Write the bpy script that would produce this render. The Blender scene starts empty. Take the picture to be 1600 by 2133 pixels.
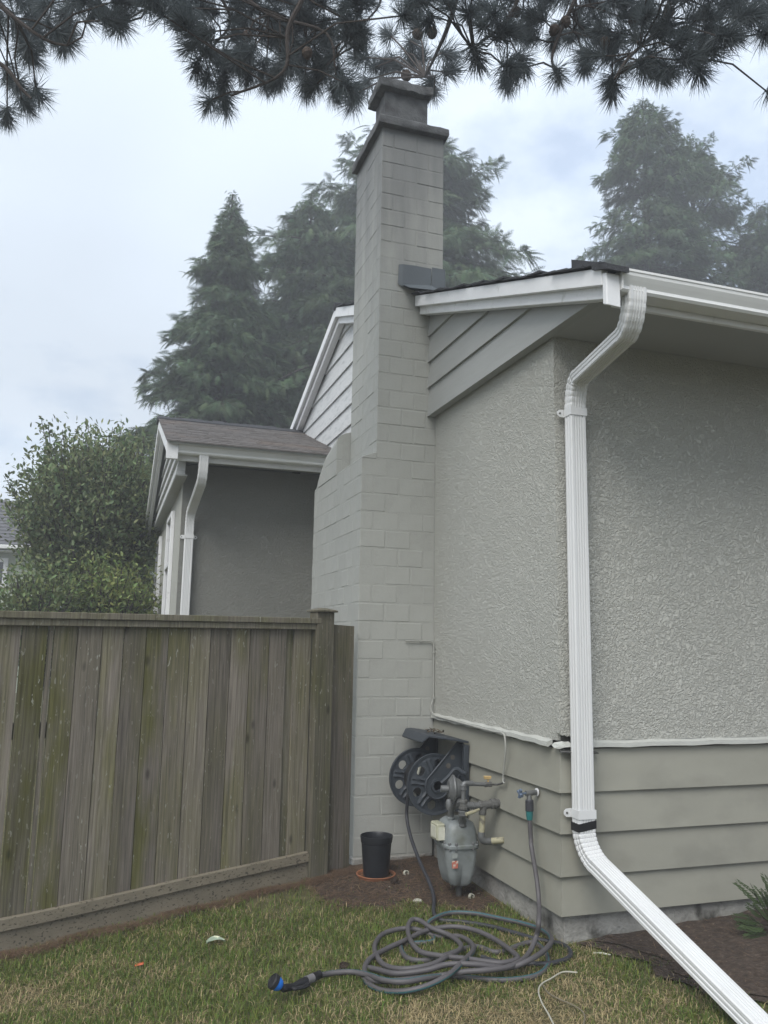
import bpy, bmesh, math, random
import numpy as np
from mathutils import Vector, Matrix
random.seed(7); RNG = np.random.default_rng(7)
SC = bpy.context.scene
COL = SC.collection
R = math.radians
# ------------------------------------------------------------------ camera
CR = Vector((0.94789, -0.31820, 0.01732)).normalized()
CF = Vector((0.31100, 0.93680, 0.16031)).normalized()
CR = (CR - CF * CR.dot(CF)).normalized()
CU = CR.cross(CF)
CC = Vector((0, 0, 1.5)); FPX = 1702.25
cam_d = bpy.data.cameras.new('camera'); cam = bpy.data.objects.new('camera', cam_d); COL.objects.link(cam)
cam.matrix_world = Matrix(((CR.x, CU.x, -CF.x, CC.x), (CR.y, CU.y, -CF.y, CC.y), (CR.z, CU.z, -CF.z, CC.z), (0, 0, 0, 1)))
cam_d.sensor_fit = 'AUTO'; cam_d.sensor_width = 36.0; cam_d.lens = FPX / 2133 * 36.0
cam_d.clip_start = 0.05; cam_d.clip_end = 1000
SC.camera = cam
# ------------------------------------------------------------------ light
SUN_EL, SUN_AZ = R(48), R(-138)          # azimuth measured from +Y towards +X
SKY_STRENGTH = 0.1
EXPOSURE = 1.2
LENS_VEIL_HAZE = 0.0075
CLOUD_SEED = 46.56
w = bpy.data.worlds.new('World'); SC.world = w; w.use_nodes = True
nt = w.node_tree; nt.nodes.clear()
def nn(tree, typ, **kw):
    n = tree.nodes.new(typ)
    for k, v in kw.items(): setattr(n, k, v)
    return n
def setup_world():
    L = nt.links.new
    out = nn(nt, 'ShaderNodeOutputWorld'); bg = nn(nt, 'ShaderNodeBackground'); bg.inputs['Strength'].default_value = SKY_STRENGTH
    sky = nn(nt, 'ShaderNodeTexSky', sky_type='NISHITA'); sky.sun_disc = False
    sky.sun_elevation = SUN_EL; sky.sun_rotation = SUN_AZ; sky.dust_density = 3.0; sky.air_density = 1.0; sky.ozone_density = 1.2
    tc = nn(nt, 'ShaderNodeTexCoord'); sep = nn(nt, 'ShaderNodeSeparateXYZ'); L(tc.outputs['Generated'], sep.inputs[0])
    mx = nn(nt, 'ShaderNodeMath', operation='MAXIMUM'); L(sep.outputs['Z'], mx.inputs[0]); mx.inputs[1].default_value = 0.0
    ad = nn(nt, 'ShaderNodeMath', operation='ADD'); L(mx.outputs[0], ad.inputs[0]); ad.inputs[1].default_value = 0.25
    dx = nn(nt, 'ShaderNodeMath', operation='DIVIDE'); L(sep.outputs['X'], dx.inputs[0]); L(ad.outputs[0], dx.inputs[1])
    dy = nn(nt, 'ShaderNodeMath', operation='DIVIDE'); L(sep.outputs['Y'], dy.inputs[0]); L(ad.outputs[0], dy.inputs[1])
    cb = nn(nt, 'ShaderNodeCombineXYZ'); L(dx.outputs[0], cb.inputs[0]); L(dy.outputs[0], cb.inputs[1]); cb.inputs[2].default_value = CLOUD_SEED
    n1 = nn(nt, 'ShaderNodeTexNoise'); n1.inputs['Scale'].default_value = 3.2; n1.inputs['Detail'].default_value = 7; n1.inputs['Roughness'].default_value = 0.6
    L(cb.outputs[0], n1.inputs['Vector'])
    n4 = nn(nt, 'ShaderNodeTexNoise'); n4.inputs['Scale'].default_value = .75; n4.inputs['Detail'].default_value = 1; L(cb.outputs[0], n4.inputs['Vector'])
    br = nn(nt, 'ShaderNodeMath', operation='MULTIPLY_ADD'); L(n4.outputs['Fac'], br.inputs[0]); br.inputs[1].default_value = 1.6; L(n1.outputs['Fac'], br.inputs[2])   # whole regions close over, others break up
    r1 = nn(nt, 'ShaderNodeMapRange'); L(br.outputs[0], r1.inputs['Value'])
    r1.inputs['From Min'].default_value = 1.02; r1.inputs['From Max'].default_value = 1.24; r1.inputs['To Min'].default_value = 0.5; r1.inputs['To Max'].default_value = 0.96
    # the cloud veil is brighter round the sun, as thin cloud is
    sd = (math.sin(SUN_AZ) * math.cos(SUN_EL), math.cos(SUN_AZ) * math.cos(SUN_EL), math.sin(SUN_EL))
    dt = nn(nt, 'ShaderNodeVectorMath', operation='DOT_PRODUCT'); L(tc.outputs['Generated'], dt.inputs[0]); dt.inputs[1].default_value = sd
    gl = nn(nt, 'ShaderNodeMapRange', interpolation_type='SMOOTHSTEP'); L(dt.outputs['Value'], gl.inputs['Value'])
    gl.inputs['From Min'].default_value = 0.2; gl.inputs['From Max'].default_value = 1.0; gl.inputs['To Min'].default_value = 0; gl.inputs['To Max'].default_value = 1
    cm = nn(nt, 'ShaderNodeMix', data_type='RGBA'); L(gl.outputs[0], cm.inputs['Factor'])
    cm.inputs['A'].default_value = (4.15, 4.65, 5.25, 1); cm.inputs['B'].default_value = (4.8, 5.2, 5.65, 1)
    mix = nn(nt, 'ShaderNodeMix', data_type='RGBA'); L(r1.outputs[0], mix.inputs['Factor']); L(sky.outputs[0], mix.inputs['A']); L(cm.outputs['Result'], mix.inputs['B'])
    n3 = nn(nt, 'ShaderNodeTexNoise'); n3.inputs['Scale'].default_value = .9; n3.inputs['Detail'].default_value = 3; L(cb.outputs[0], n3.inputs['Vector'])
    r3 = nn(nt, 'ShaderNodeMapRange'); L(n3.outputs['Fac'], r3.inputs['Value']); r3.inputs['From Min'].default_value = .35; r3.inputs['From Max'].default_value = .65; r3.inputs['To Min'].default_value = .88; r3.inputs['To Max'].default_value = 1.16
    sc3 = nn(nt, 'ShaderNodeVectorMath', operation='SCALE'); L(mix.outputs['Result'], sc3.inputs[0]); L(r3.outputs[0], sc3.inputs['Scale'])
    L(sc3.outputs[0], bg.inputs['Color']); L(bg.outputs[0], out.inputs['Surface'])
setup_world()
sl = bpy.data.lights.new('sun', 'SUN'); sl.energy = 1.35; sl.angle = R(38); sl.color = (1.0, 0.97, 0.93)
so = bpy.data.objects.new('sun', sl); COL.objects.link(so)
sdir = Vector((math.sin(SUN_AZ) * math.cos(SUN_EL), math.cos(SUN_AZ) * math.cos(SUN_EL), math.sin(SUN_EL)))
so.rotation_euler = sdir.to_track_quat('Z', 'Y').to_euler(); so.location = (6, 6, 30)
vs = SC.view_settings; vs.view_transform = 'Standard'; vs.look = 'None'; vs.exposure = EXPOSURE; vs.gamma = 1; vs.use_curve_mapping = False

# ------------------------------------------------------------------ helpers
def ray(px, py): return ((px - 800) / FPX) * CR - ((py - 1066.5) / FPX) * CU + CF
def onx(px, py, x):
    d = ray(px, py); return CC + d * ((x - CC.x) / d.x)
def ony(px, py, y):
    d = ray(px, py); return CC + d * ((y - CC.y) / d.y)
def ond(px, py, dep): return CC + ray(px, py) * dep
def gz(x, y):
    s = .053 * (x - 2.324) + .008 * (y - 3.951)
    return max(-.25, min(.16, s))
def ong(px, py, dz=0.0):
    d = ray(px, py); t = 4.0
    for _ in range(30):
        p = CC + d * t; t += (p.z - gz(p.x, p.y) - dz) / -d.z
    return CC + d * t
class MB:
    def __init__(s): s.v = []; s.f = []; s.m = []
    def add(s, vs_, fs, mi=0):
        o = len(s.v); s.v.extend([tuple(v) for v in vs_]); s.f.extend([tuple(i + o for i in f) for f in fs]); s.m.extend([mi] * len(fs)); return s
    def box(s, x0, x1, y0, y1, z0, z1, mi=0):
        return s.add([(x0,y0,z0),(x1,y0,z0),(x1,y1,z0),(x0,y1,z0),(x0,y0,z1),(x1,y0,z1),(x1,y1,z1),(x0,y1,z1)],
                     [(0,3,2,1),(4,5,6,7),(0,1,5,4),(1,2,6,5),(2,3,7,6),(3,0,4,7)], mi)
    def hexa(s, p, mi=0):   # 8 points, bottom 4 ccw then top 4
        return s.add(p, [(0,3,2,1),(4,5,6,7),(0,1,5,4),(1,2,6,5),(2,3,7,6),(3,0,4,7)], mi)
    def loft(s, rings, cap=True, closed=True, mi=0, mats=None):
        n = len(rings[0]); o = len(s.v)
        for r_ in rings: s.v.extend([tuple(v) for v in r_])
        for i in range(len(rings) - 1):
            for j in range(n if closed else n - 1):
                k = (j + 1) % n
                s.f.append((o+i*n+j, o+i*n+k, o+(i+1)*n+k, o+(i+1)*n+j)); s.m.append(mats[j] if mats else mi)
        if cap and closed:
            s.f.append(tuple(o + j for j in range(n - 1, -1, -1))); s.m.append(mi)
            s.f.append(tuple(o + (len(rings)-1)*n + j for j in range(n))); s.m.append(mi)
        return s
    def prism(s, poly, axis, a, b, mi=0):   # poly in the two remaining axes
        def mk(p, t):
            if axis == 'x': return (t, p[0], p[1])
            if axis == 'y': return (p[0], t, p[1])
            return (p[0], p[1], t)
        return s.loft([[mk(p, a) for p in poly], [mk(p, b) for p in poly]], mi=mi)
    def tube(s, pts, rad, seg=8, cap=True, mi=0, stripe=None, twist=0.0):
        pts = [Vector(p) for p in pts]; n = len(pts)
        rad = rad if isinstance(rad, (list, tuple)) else [rad] * n
        t0 = (pts[1] - pts[0]).normalized(); up = Vector((0,0,1)) if abs(t0.z) < .9 else Vector((1,0,0))
        nrm = (up - t0 * up.dot(t0)).normalized(); rings = []
        for i in range(n):
            t = (pts[min(i+1,n-1)] - pts[max(i-1,0)])
            t = t.normalized() if t.length > 1e-9 else t0
            nrm = (nrm - t * nrm.dot(t)); nrm = nrm.normalized() if nrm.length > 1e-6 else t.orthogonal().normalized()
            b = t.cross(nrm); tw = twist * i
            rings.append([pts[i] + (nrm * math.cos(2*math.pi*j/seg + tw) + b * math.sin(2*math.pi*j/seg + tw)) * rad[i] for j in range(seg)])
        mats = None
        if stripe is not None: mats = [1 if j in stripe else 0 for j in range(seg)]
        return s.loft(rings, cap, mi=mi, mats=mats)
    def lathe(s, prof, o, axis=(0,0,1), seg=20, mi=0, ref=None):  # prof: (radius, height)
        ax = Vector(axis).normalized(); u = Vector(ref) if ref else ax.orthogonal().normalized(); u = (u - ax*u.dot(ax)).normalized(); v = ax.cross(u); o = Vector(o)
        rings = [[o + ax*h + (u*math.cos(2*math.pi*j/seg) + v*math.sin(2*math.pi*j/seg))*max(r_,1e-4) for j in range(seg)] for r_, h in prof]
        return s.loft(rings, True, mi=mi)
    def build(s, name, mat, parent=None, base=None, smooth=False, auto=None, bevel=0):
        me = bpy.data.meshes.new(name); ob = bpy.data.objects.new(name, me); COL.objects.link(ob)
        off = Vector((0,0,0))
        if parent is not None:
            ob.parent = parent; acc = Vector((0,0,0)); p = parent
            while p is not None: acc += p.location; p = p.parent
            ob.location = -acc; 
            if base is not None: off = Vector(base); ob.location = off - acc
        elif base is not None: off = Vector(base); ob.location = off
        me.from_pydata([tuple(Vector(v) - off) for v in s.v], [], s.f)
        for m_ in (mat if isinstance(mat, (list, tuple)) else [mat]): me.materials.append(m_)
        if any(s.m): me.polygons.foreach_set('material_index', s.m)
        bm = bmesh.new(); bm.from_mesh(me)
        bmesh.ops.recalc_face_normals(bm, faces=bm.faces)
        if bevel > 0:
            eds = [e for e in bm.edges if len(e.link_faces) == 2 and e.calc_face_angle(0) > R(35)]
            bmesh.ops.bevel(bm, geom=eds, offset=bevel, segments=1, affect='EDGES', clamp_overlap=True)
        if smooth:
            lim = R(auto if auto else 40)
            for f in bm.faces: f.smooth = True
            for e in bm.edges:
                if len(e.link_faces) == 2 and e.calc_face_angle(0) > lim: e.smooth = False
        bm.to_mesh(me); bm.free(); me.update()
        return ob
def np_mesh(name, V, T, mat, parent=None, tint=None, base=None):
    me = bpy.data.meshes.new(name)
    V = np.asarray(V, np.float32); T = np.asarray(T, np.int32)
    off = np.zeros(3, np.float32) if base is None else np.array(base, np.float32)
    V = V - off
    me.vertices.add(len(V)); me.vertices.foreach_set('co', V.ravel())
    k = T.shape[1]
    me.loops.add(T.size); me.loops.foreach_set('vertex_index', T.ravel())
    me.polygons.add(len(T)); me.polygons.foreach_set('loop_start', np.arange(0, T.size, k, dtype=np.int32))
    me.update(calc_edges=True)
    if tint is not None:
        a = me.attributes.new('tint', 'FLOAT_COLOR', 'POINT'); c = np.ones((len(V), 4), np.float32); c[:, :3] = tint; a.data.foreach_set('color', c.ravel())
    me.materials.append(mat)
    ob = bpy.data.objects.new(name, me); COL.objects.link(ob)
    loc = Vector(off)
    if parent is not None:
        ob.parent = parent; acc = Vector((0,0,0)); p = parent
        while p is not None: acc += p.location; p = p.parent
        ob.location = loc - acc
    else: ob.location = loc
    return ob
def thing(name, loc, label, cat, group=None):
    o = bpy.data.objects.new(name, None); COL.objects.link(o); o.location = loc; o.empty_display_size = .1
    return tag(o, label, cat, group)
def tag(o, label=None, cat=None, group=None, kind=None):
    if label: o['label'] = label
    if cat: o['category'] = cat
    if group: o['group'] = group
    if kind: o['kind'] = kind
    return o
def shared(mesh, name, parent, loc=(0,0,0), rot=None, scale=None):
    o = bpy.data.objects.new(name, mesh); COL.objects.link(o)
    if parent is not None:
        o.parent = parent; acc = Vector((0,0,0)); p = parent
        while p is not None: acc += p.location; p = p.parent
        loc = Vector(loc) - acc
    o.location = loc
    if rot is not None: o.rotation_euler = rot
    if scale is not None: o.scale = (scale,) * 3
    return o
def spline(pts, per=8):
    pts = [Vector(p) for p in pts]; out = []
    P = [pts[0] * 2 - pts[1]] + pts + [pts[-1] * 2 - pts[-2]]
    for i in range(1, len(P) - 2):
        a, b, c, d = P[i-1], P[i], P[i+1], P[i+2]
        for k in range(per):
            t = k / per
            out.append(.5 * ((2*b) + (c - a)*t + (2*a - 5*b + 4*c - d)*t*t + (3*b - a - 3*c + d)*t**3))
    out.append(pts[-1]); return out

# ------------------------------------------------------------------ materials
def mat(name, col, rough=.7, var=.15, vscale=3.0, bump=0.0, bscale=40.0, bdet=4, stretch=None, col2=None, c2scale=5.0, c2lo=.5, c2hi=.7, spec=.3,
        objvar=0.0, metal=0.0, trans=0.0, tint=False, bdist=.01):
    m = bpy.data.materials.new(name); m.use_nodes = True; t = m.node_tree; L = t.links.new
    b = t.nodes['Principled BSDF']; out = t.nodes['Material Output']
    b.inputs['Roughness'].default_value = rough; b.inputs['Specular IOR Level'].default_value = spec; b.inputs['Metallic'].default_value = metal
    tc = nn(t, 'ShaderNodeTexCoord'); vec = tc.outputs['Object']
    if stretch:
        mp = nn(t, 'ShaderNodeMapping'); mp.inputs['Scale'].default_value = stretch; L(vec, mp.inputs['Vector']); vec = mp.outputs[0]
    nz = nn(t, 'ShaderNodeTexNoise'); nz.inputs['Scale'].default_value = vscale; nz.inputs['Detail'].default_value = 6; nz.inputs['Roughness'].default_value = .6; L(vec, nz.inputs['Vector'])
    rg = nn(t, 'ShaderNodeMapRange'); L(nz.outputs['Fac'], rg.inputs['Value']); rg.inputs['From Min'].default_value = .25; rg.inputs['From Max'].default_value = .75
    rg.inputs['To Min'].default_value = 1 - var; rg.inputs['To Max'].default_value = 1 + var
    cur = None
    rgb = nn(t, 'ShaderNodeRGB'); rgb.outputs[0].default_value = (*col, 1); cur = rgb.outputs[0]
    if tint:
        at = nn(t, 'ShaderNodeAttribute'); at.attribute_name = 'tint'; cur = at.outputs['Color']
    if col2:
        n2 = nn(t, 'ShaderNodeTexNoise'); n2.inputs['Scale'].default_value = c2scale; n2.inputs['Detail'].default_value = 5; L(vec, n2.inputs['Vector'])
        r2 = nn(t, 'ShaderNodeMapRange'); L(n2.outputs['Fac'], r2.inputs['Value']); r2.inputs['From Min'].default_value = c2lo; r2.inputs['From Max'].default_value = c2hi
        mx = nn(t, 'ShaderNodeMix', data_type='RGBA'); L(r2.outputs[0], mx.inputs['Factor']); L(cur, mx.inputs['A']); mx.inputs['B'].default_value = (*col2, 1); cur = mx.outputs['Result']
    ml = nn(t, 'ShaderNodeVectorMath', operation='SCALE'); L(cur, ml.inputs[0]); L(rg.outputs[0], ml.inputs['Scale']); cur = ml.outputs[0]
    if objvar:
        oi = nn(t, 'ShaderNodeObjectInfo'); r3 = nn(t, 'ShaderNodeMapRange'); L(oi.outputs['Random'], r3.inputs['Value']); r3.inputs['To Min'].default_value = 1 - objvar; r3.inputs['To Max'].default_value = 1 + objvar
        m3 = nn(t, 'ShaderNodeVectorMath', operation='SCALE'); L(cur, m3.inputs[0]); L(r3.outputs[0], m3.inputs['Scale']); cur = m3.outputs[0]
    L(cur, b.inputs['Base Color'])
    if bump:
        bn = nn(t, 'ShaderNodeTexNoise'); bn.inputs['Scale'].default_value = bscale; bn.inputs['Detail'].default_value = bdet; L(vec, bn.inputs['Vector'])
        bp = nn(t, 'ShaderNodeBump'); bp.inputs['Strength'].default_value = bump; bp.inputs['Distance'].default_value = bdist; L(bn.outputs['Fac'], bp.inputs['Height']); L(bp.outputs[0], b.inputs['Normal'])
    if trans:
        tr = nn(t, 'ShaderNodeBsdfTranslucent'); L(cur, tr.inputs['Color']); ms = nn(t, 'ShaderNodeMixShader'); ms.inputs[0].default_value = trans
        L(b.outputs[0], ms.inputs[1]); L(tr.outputs[0], ms.inputs[2]); L(ms.outputs[0], out.inputs['Surface'])
    return m
def stucco(name, col, amp=1.0):
    m = mat(name, col, .85, .05, 1.2, spec=.15); t = m.node_tree; L = t.links.new; b = t.nodes['Principled BSDF']
    tc = nn(t, 'ShaderNodeTexCoord')
    a = nn(t, 'ShaderNodeTexNoise'); a.inputs['Scale'].default_value = 58; a.inputs['Detail'].default_value = 4; a.inputs['Roughness'].default_value = .55; a.inputs['Distortion'].default_value = 1.1; L(tc.outputs['Object'], a.inputs['Vector'])
    k = nn(t, 'ShaderNodeTexNoise'); k.inputs['Scale'].default_value = 11; k.inputs['Detail'].default_value = 3; L(tc.outputs['Object'], k.inputs['Vector'])
    # smooth trowelled islands between the rough: the threshold itself wanders
    th = nn(t, 'ShaderNodeMath', operation='MULTIPLY_ADD'); L(k.outputs['Fac'], th.inputs[0]); th.inputs[1].default_value = .30; L(a.outputs['Fac'], th.inputs[2])
    st = nn(t, 'ShaderNodeMapRange', interpolation_type='SMOOTHSTEP'); L(th.outputs[0], st.inputs['Value']); st.inputs['From Min'].default_value = .50; st.inputs['From Max'].default_value = .80
    c = nn(t, 'ShaderNodeTexNoise'); c.inputs['Scale'].default_value = 190; c.inputs['Detail'].default_value = 2; L(tc.outputs['Object'], c.inputs['Vector'])
    iv = nn(t, 'ShaderNodeMath', operation='MULTIPLY_ADD'); iv.inputs[1].default_value = -.35; iv.inputs[2].default_value = .45; L(st.outputs[0], iv.inputs[0])
    cm = nn(t, 'ShaderNodeMath', operation='MULTIPLY'); L(c.outputs['Fac'], cm.inputs[0]); L(iv.outputs[0], cm.inputs[1])
    su = nn(t, 'ShaderNodeMath', operation='ADD'); L(st.outputs[0], su.inputs[0]); L(cm.outputs[0], su.inputs[1])
    bp = nn(t, 'ShaderNodeBump'); bp.inputs['Strength'].default_value = .85; bp.inputs['Distance'].default_value = .0125 * amp; L(su.outputs[0], bp.inputs['Height']); L(bp.outputs[0], b.inputs['Normal'])
    return m
def fence_wood(name, base, green, seedoff):
    m = bpy.data.materials.new(name); m.use_nodes = True; t = m.node_tree; L = t.links.new; b = t.nodes['Principled BSDF']
    b.inputs['Roughness'].default_value = .85; b.inputs['Specular IOR Level'].default_value = .15
    tc = nn(t, 'ShaderNodeTexCoord'); oi = nn(t, 'ShaderNodeObjectInfo')
    sc = nn(t, 'ShaderNodeMath', operation='MULTIPLY'); L(oi.outputs['Random'], sc.inputs[0]); sc.inputs[1].default_value = 37.0
    cx = nn(t, 'ShaderNodeCombineXYZ'); L(sc.outputs[0], cx.inputs[0]); L(sc.outputs[0], cx.inputs[2])
    av = nn(t, 'ShaderNodeVectorMath', operation='ADD'); L(tc.outputs['Object'], av.inputs[0]); L(cx.outputs[0], av.inputs[1])
    mp = nn(t, 'ShaderNodeMapping'); mp.inputs['Scale'].default_value = (60, 60, 1.6); L(av.outputs[0], mp.inputs['Vector'])
    g = nn(t, 'ShaderNodeTexNoise'); g.inputs['Scale'].default_value = 1.6; g.inputs['Detail'].default_value = 6; g.inputs['Roughness'].default_value = .65; g.inputs['Distortion'].default_value = .6; L(mp.outputs[0], g.inputs['Vector'])
    mp2 = nn(t, 'ShaderNodeMapping'); mp2.inputs['Scale'].default_value = (7, 7, 1.5); L(av.outputs[0], mp2.inputs['Vector'])
    p = nn(t, 'ShaderNodeTexNoise'); p.inputs['Scale'].default_value = 1.0; p.inputs['Detail'].default_value = 5; L(mp2.outputs[0], p.inputs['Vector'])
    rp = nn(t, 'ShaderNodeMapRange'); L(p.outputs['Fac'], rp.inputs['Value']); rp.inputs['From Min'].default_value = .38; rp.inputs['From Max'].default_value = .68
    # algae: boards differ in how much of it they carry
    gr = nn(t, 'ShaderNodeMath', operation='MULTIPLY_ADD'); L(oi.outputs['Random'], gr.inputs[0]); gr.inputs[1].default_value = 1.5; gr.inputs[2].default_value = .1
    gm = nn(t, 'ShaderNodeMath', operation='MULTIPLY', use_clamp=True); L(rp.outputs[0], gm.inputs[0]); L(gr.outputs[0], gm.inputs[1])
    c1 = nn(t, 'ShaderNodeMix', data_type='RGBA'); L(gm.outputs[0], c1.inputs['Factor']); c1.inputs['A'].default_value = (*base, 1); c1.inputs['B'].default_value = (*green, 1)
    rr = nn(t, 'ShaderNodeMapRange'); L(g.outputs['Fac'], rr.inputs['Value']); rr.inputs['From Min'].default_value = .3; rr.inputs['From Max'].default_value = .7; rr.inputs['To Min'].default_value = .50; rr.inputs['To Max'].default_value = 1.38
    s1 = nn(t, 'ShaderNodeVectorMath', operation='SCALE'); L(c1.outputs['Result'], s1.inputs[0]); L(rr.outputs[0], s1.inputs['Scale'])
    rb = nn(t, 'ShaderNodeMapRange'); wr = nn(t, 'ShaderNodeMath', operation='FRACT'); w2 = nn(t, 'ShaderNodeMath', operation='MULTIPLY'); L(oi.outputs['Random'], w2.inputs[0]); w2.inputs[1].default_value = 7.31; L(w2.outputs[0], wr.inputs[0]); L(wr.outputs[0], rb.inputs['Value']); rb.inputs['To Min'].default_value = .72; rb.inputs['To Max'].default_value = 1.25
    s2 = nn(t, 'ShaderNodeVectorMath', operation='SCALE'); L(s1.outputs[0], s2.inputs[0]); L(rb.outputs[0], s2.inputs['Scale'])
    # knots
    mk = nn(t, 'ShaderNodeMapping'); mk.inputs['Scale'].default_value = (7.5, 7.5, 3.0); L(av.outputs[0], mk.inputs['Vector'])
    vo = nn(t, 'ShaderNodeTexVoronoi'); vo.inputs['Scale'].default_value = 1.0; L(mk.outputs[0], vo.inputs['Vector'])
    kn = nn(t, 'ShaderNodeMapRange'); L(vo.outputs['Distance'], kn.inputs['Value']); kn.inputs['From Min'].default_value = .05; kn.inputs['From Max'].default_value = .13; kn.inputs['To Min'].default_value = .45; kn.inputs['To Max'].default_value = 1.0
    s3 = nn(t, 'ShaderNodeVectorMath', operation='SCALE'); L(s2.outputs[0], s3.inputs[0]); L(kn.outputs[0], s3.inputs['Scale'])
    # pale chips of lichen
    m5 = nn(t, 'ShaderNodeMapping'); m5.inputs['Scale'].default_value = (70, 70, 22); L(av.outputs[0], m5.inputs['Vector'])
    li = nn(t, 'ShaderNodeTexNoise'); li.inputs['Scale'].default_value = 1.0; li.inputs['Detail'].default_value = 2; L(m5.outputs[0], li.inputs['Vector'])
    lr = nn(t, 'ShaderNodeMapRange'); L(li.outputs['Fac'], lr.inputs['Value']); lr.inputs['From Min'].default_value = .66; lr.inputs['From Max'].default_value = .70
    lm_ = nn(t, 'ShaderNodeMath', operation='MULTIPLY'); L(lr.outputs[0], lm_.inputs[0]); L(rp.outputs[0], lm_.inputs[1])
    c4 = nn(t, 'ShaderNodeMix', data_type='RGBA'); L(lm_.outputs[0], c4.inputs['Factor']); L(s3.outputs[0], c4.inputs['A']); c4.inputs['B'].default_value = (.3, .3, .26, 1)
    L(c4.outputs['Result'], b.inputs['Base Color'])
    bp = nn(t, 'ShaderNodeBump'); bp.inputs['Strength'].default_value = .55; bp.inputs['Distance'].default_value = .004; L(g.outputs['Fac'], bp.inputs['Height']); L(bp.outputs[0], b.inputs['Normal'])
    return m
def speckled(name, col, spot, scale, lo, hi, stretch=(1,1,1)):
    return mat(name, col, .85, .2, 6, bump=.3, bscale=60, col2=spot, c2scale=scale, c2lo=lo, c2hi=hi, stretch=stretch, spec=.15)
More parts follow.
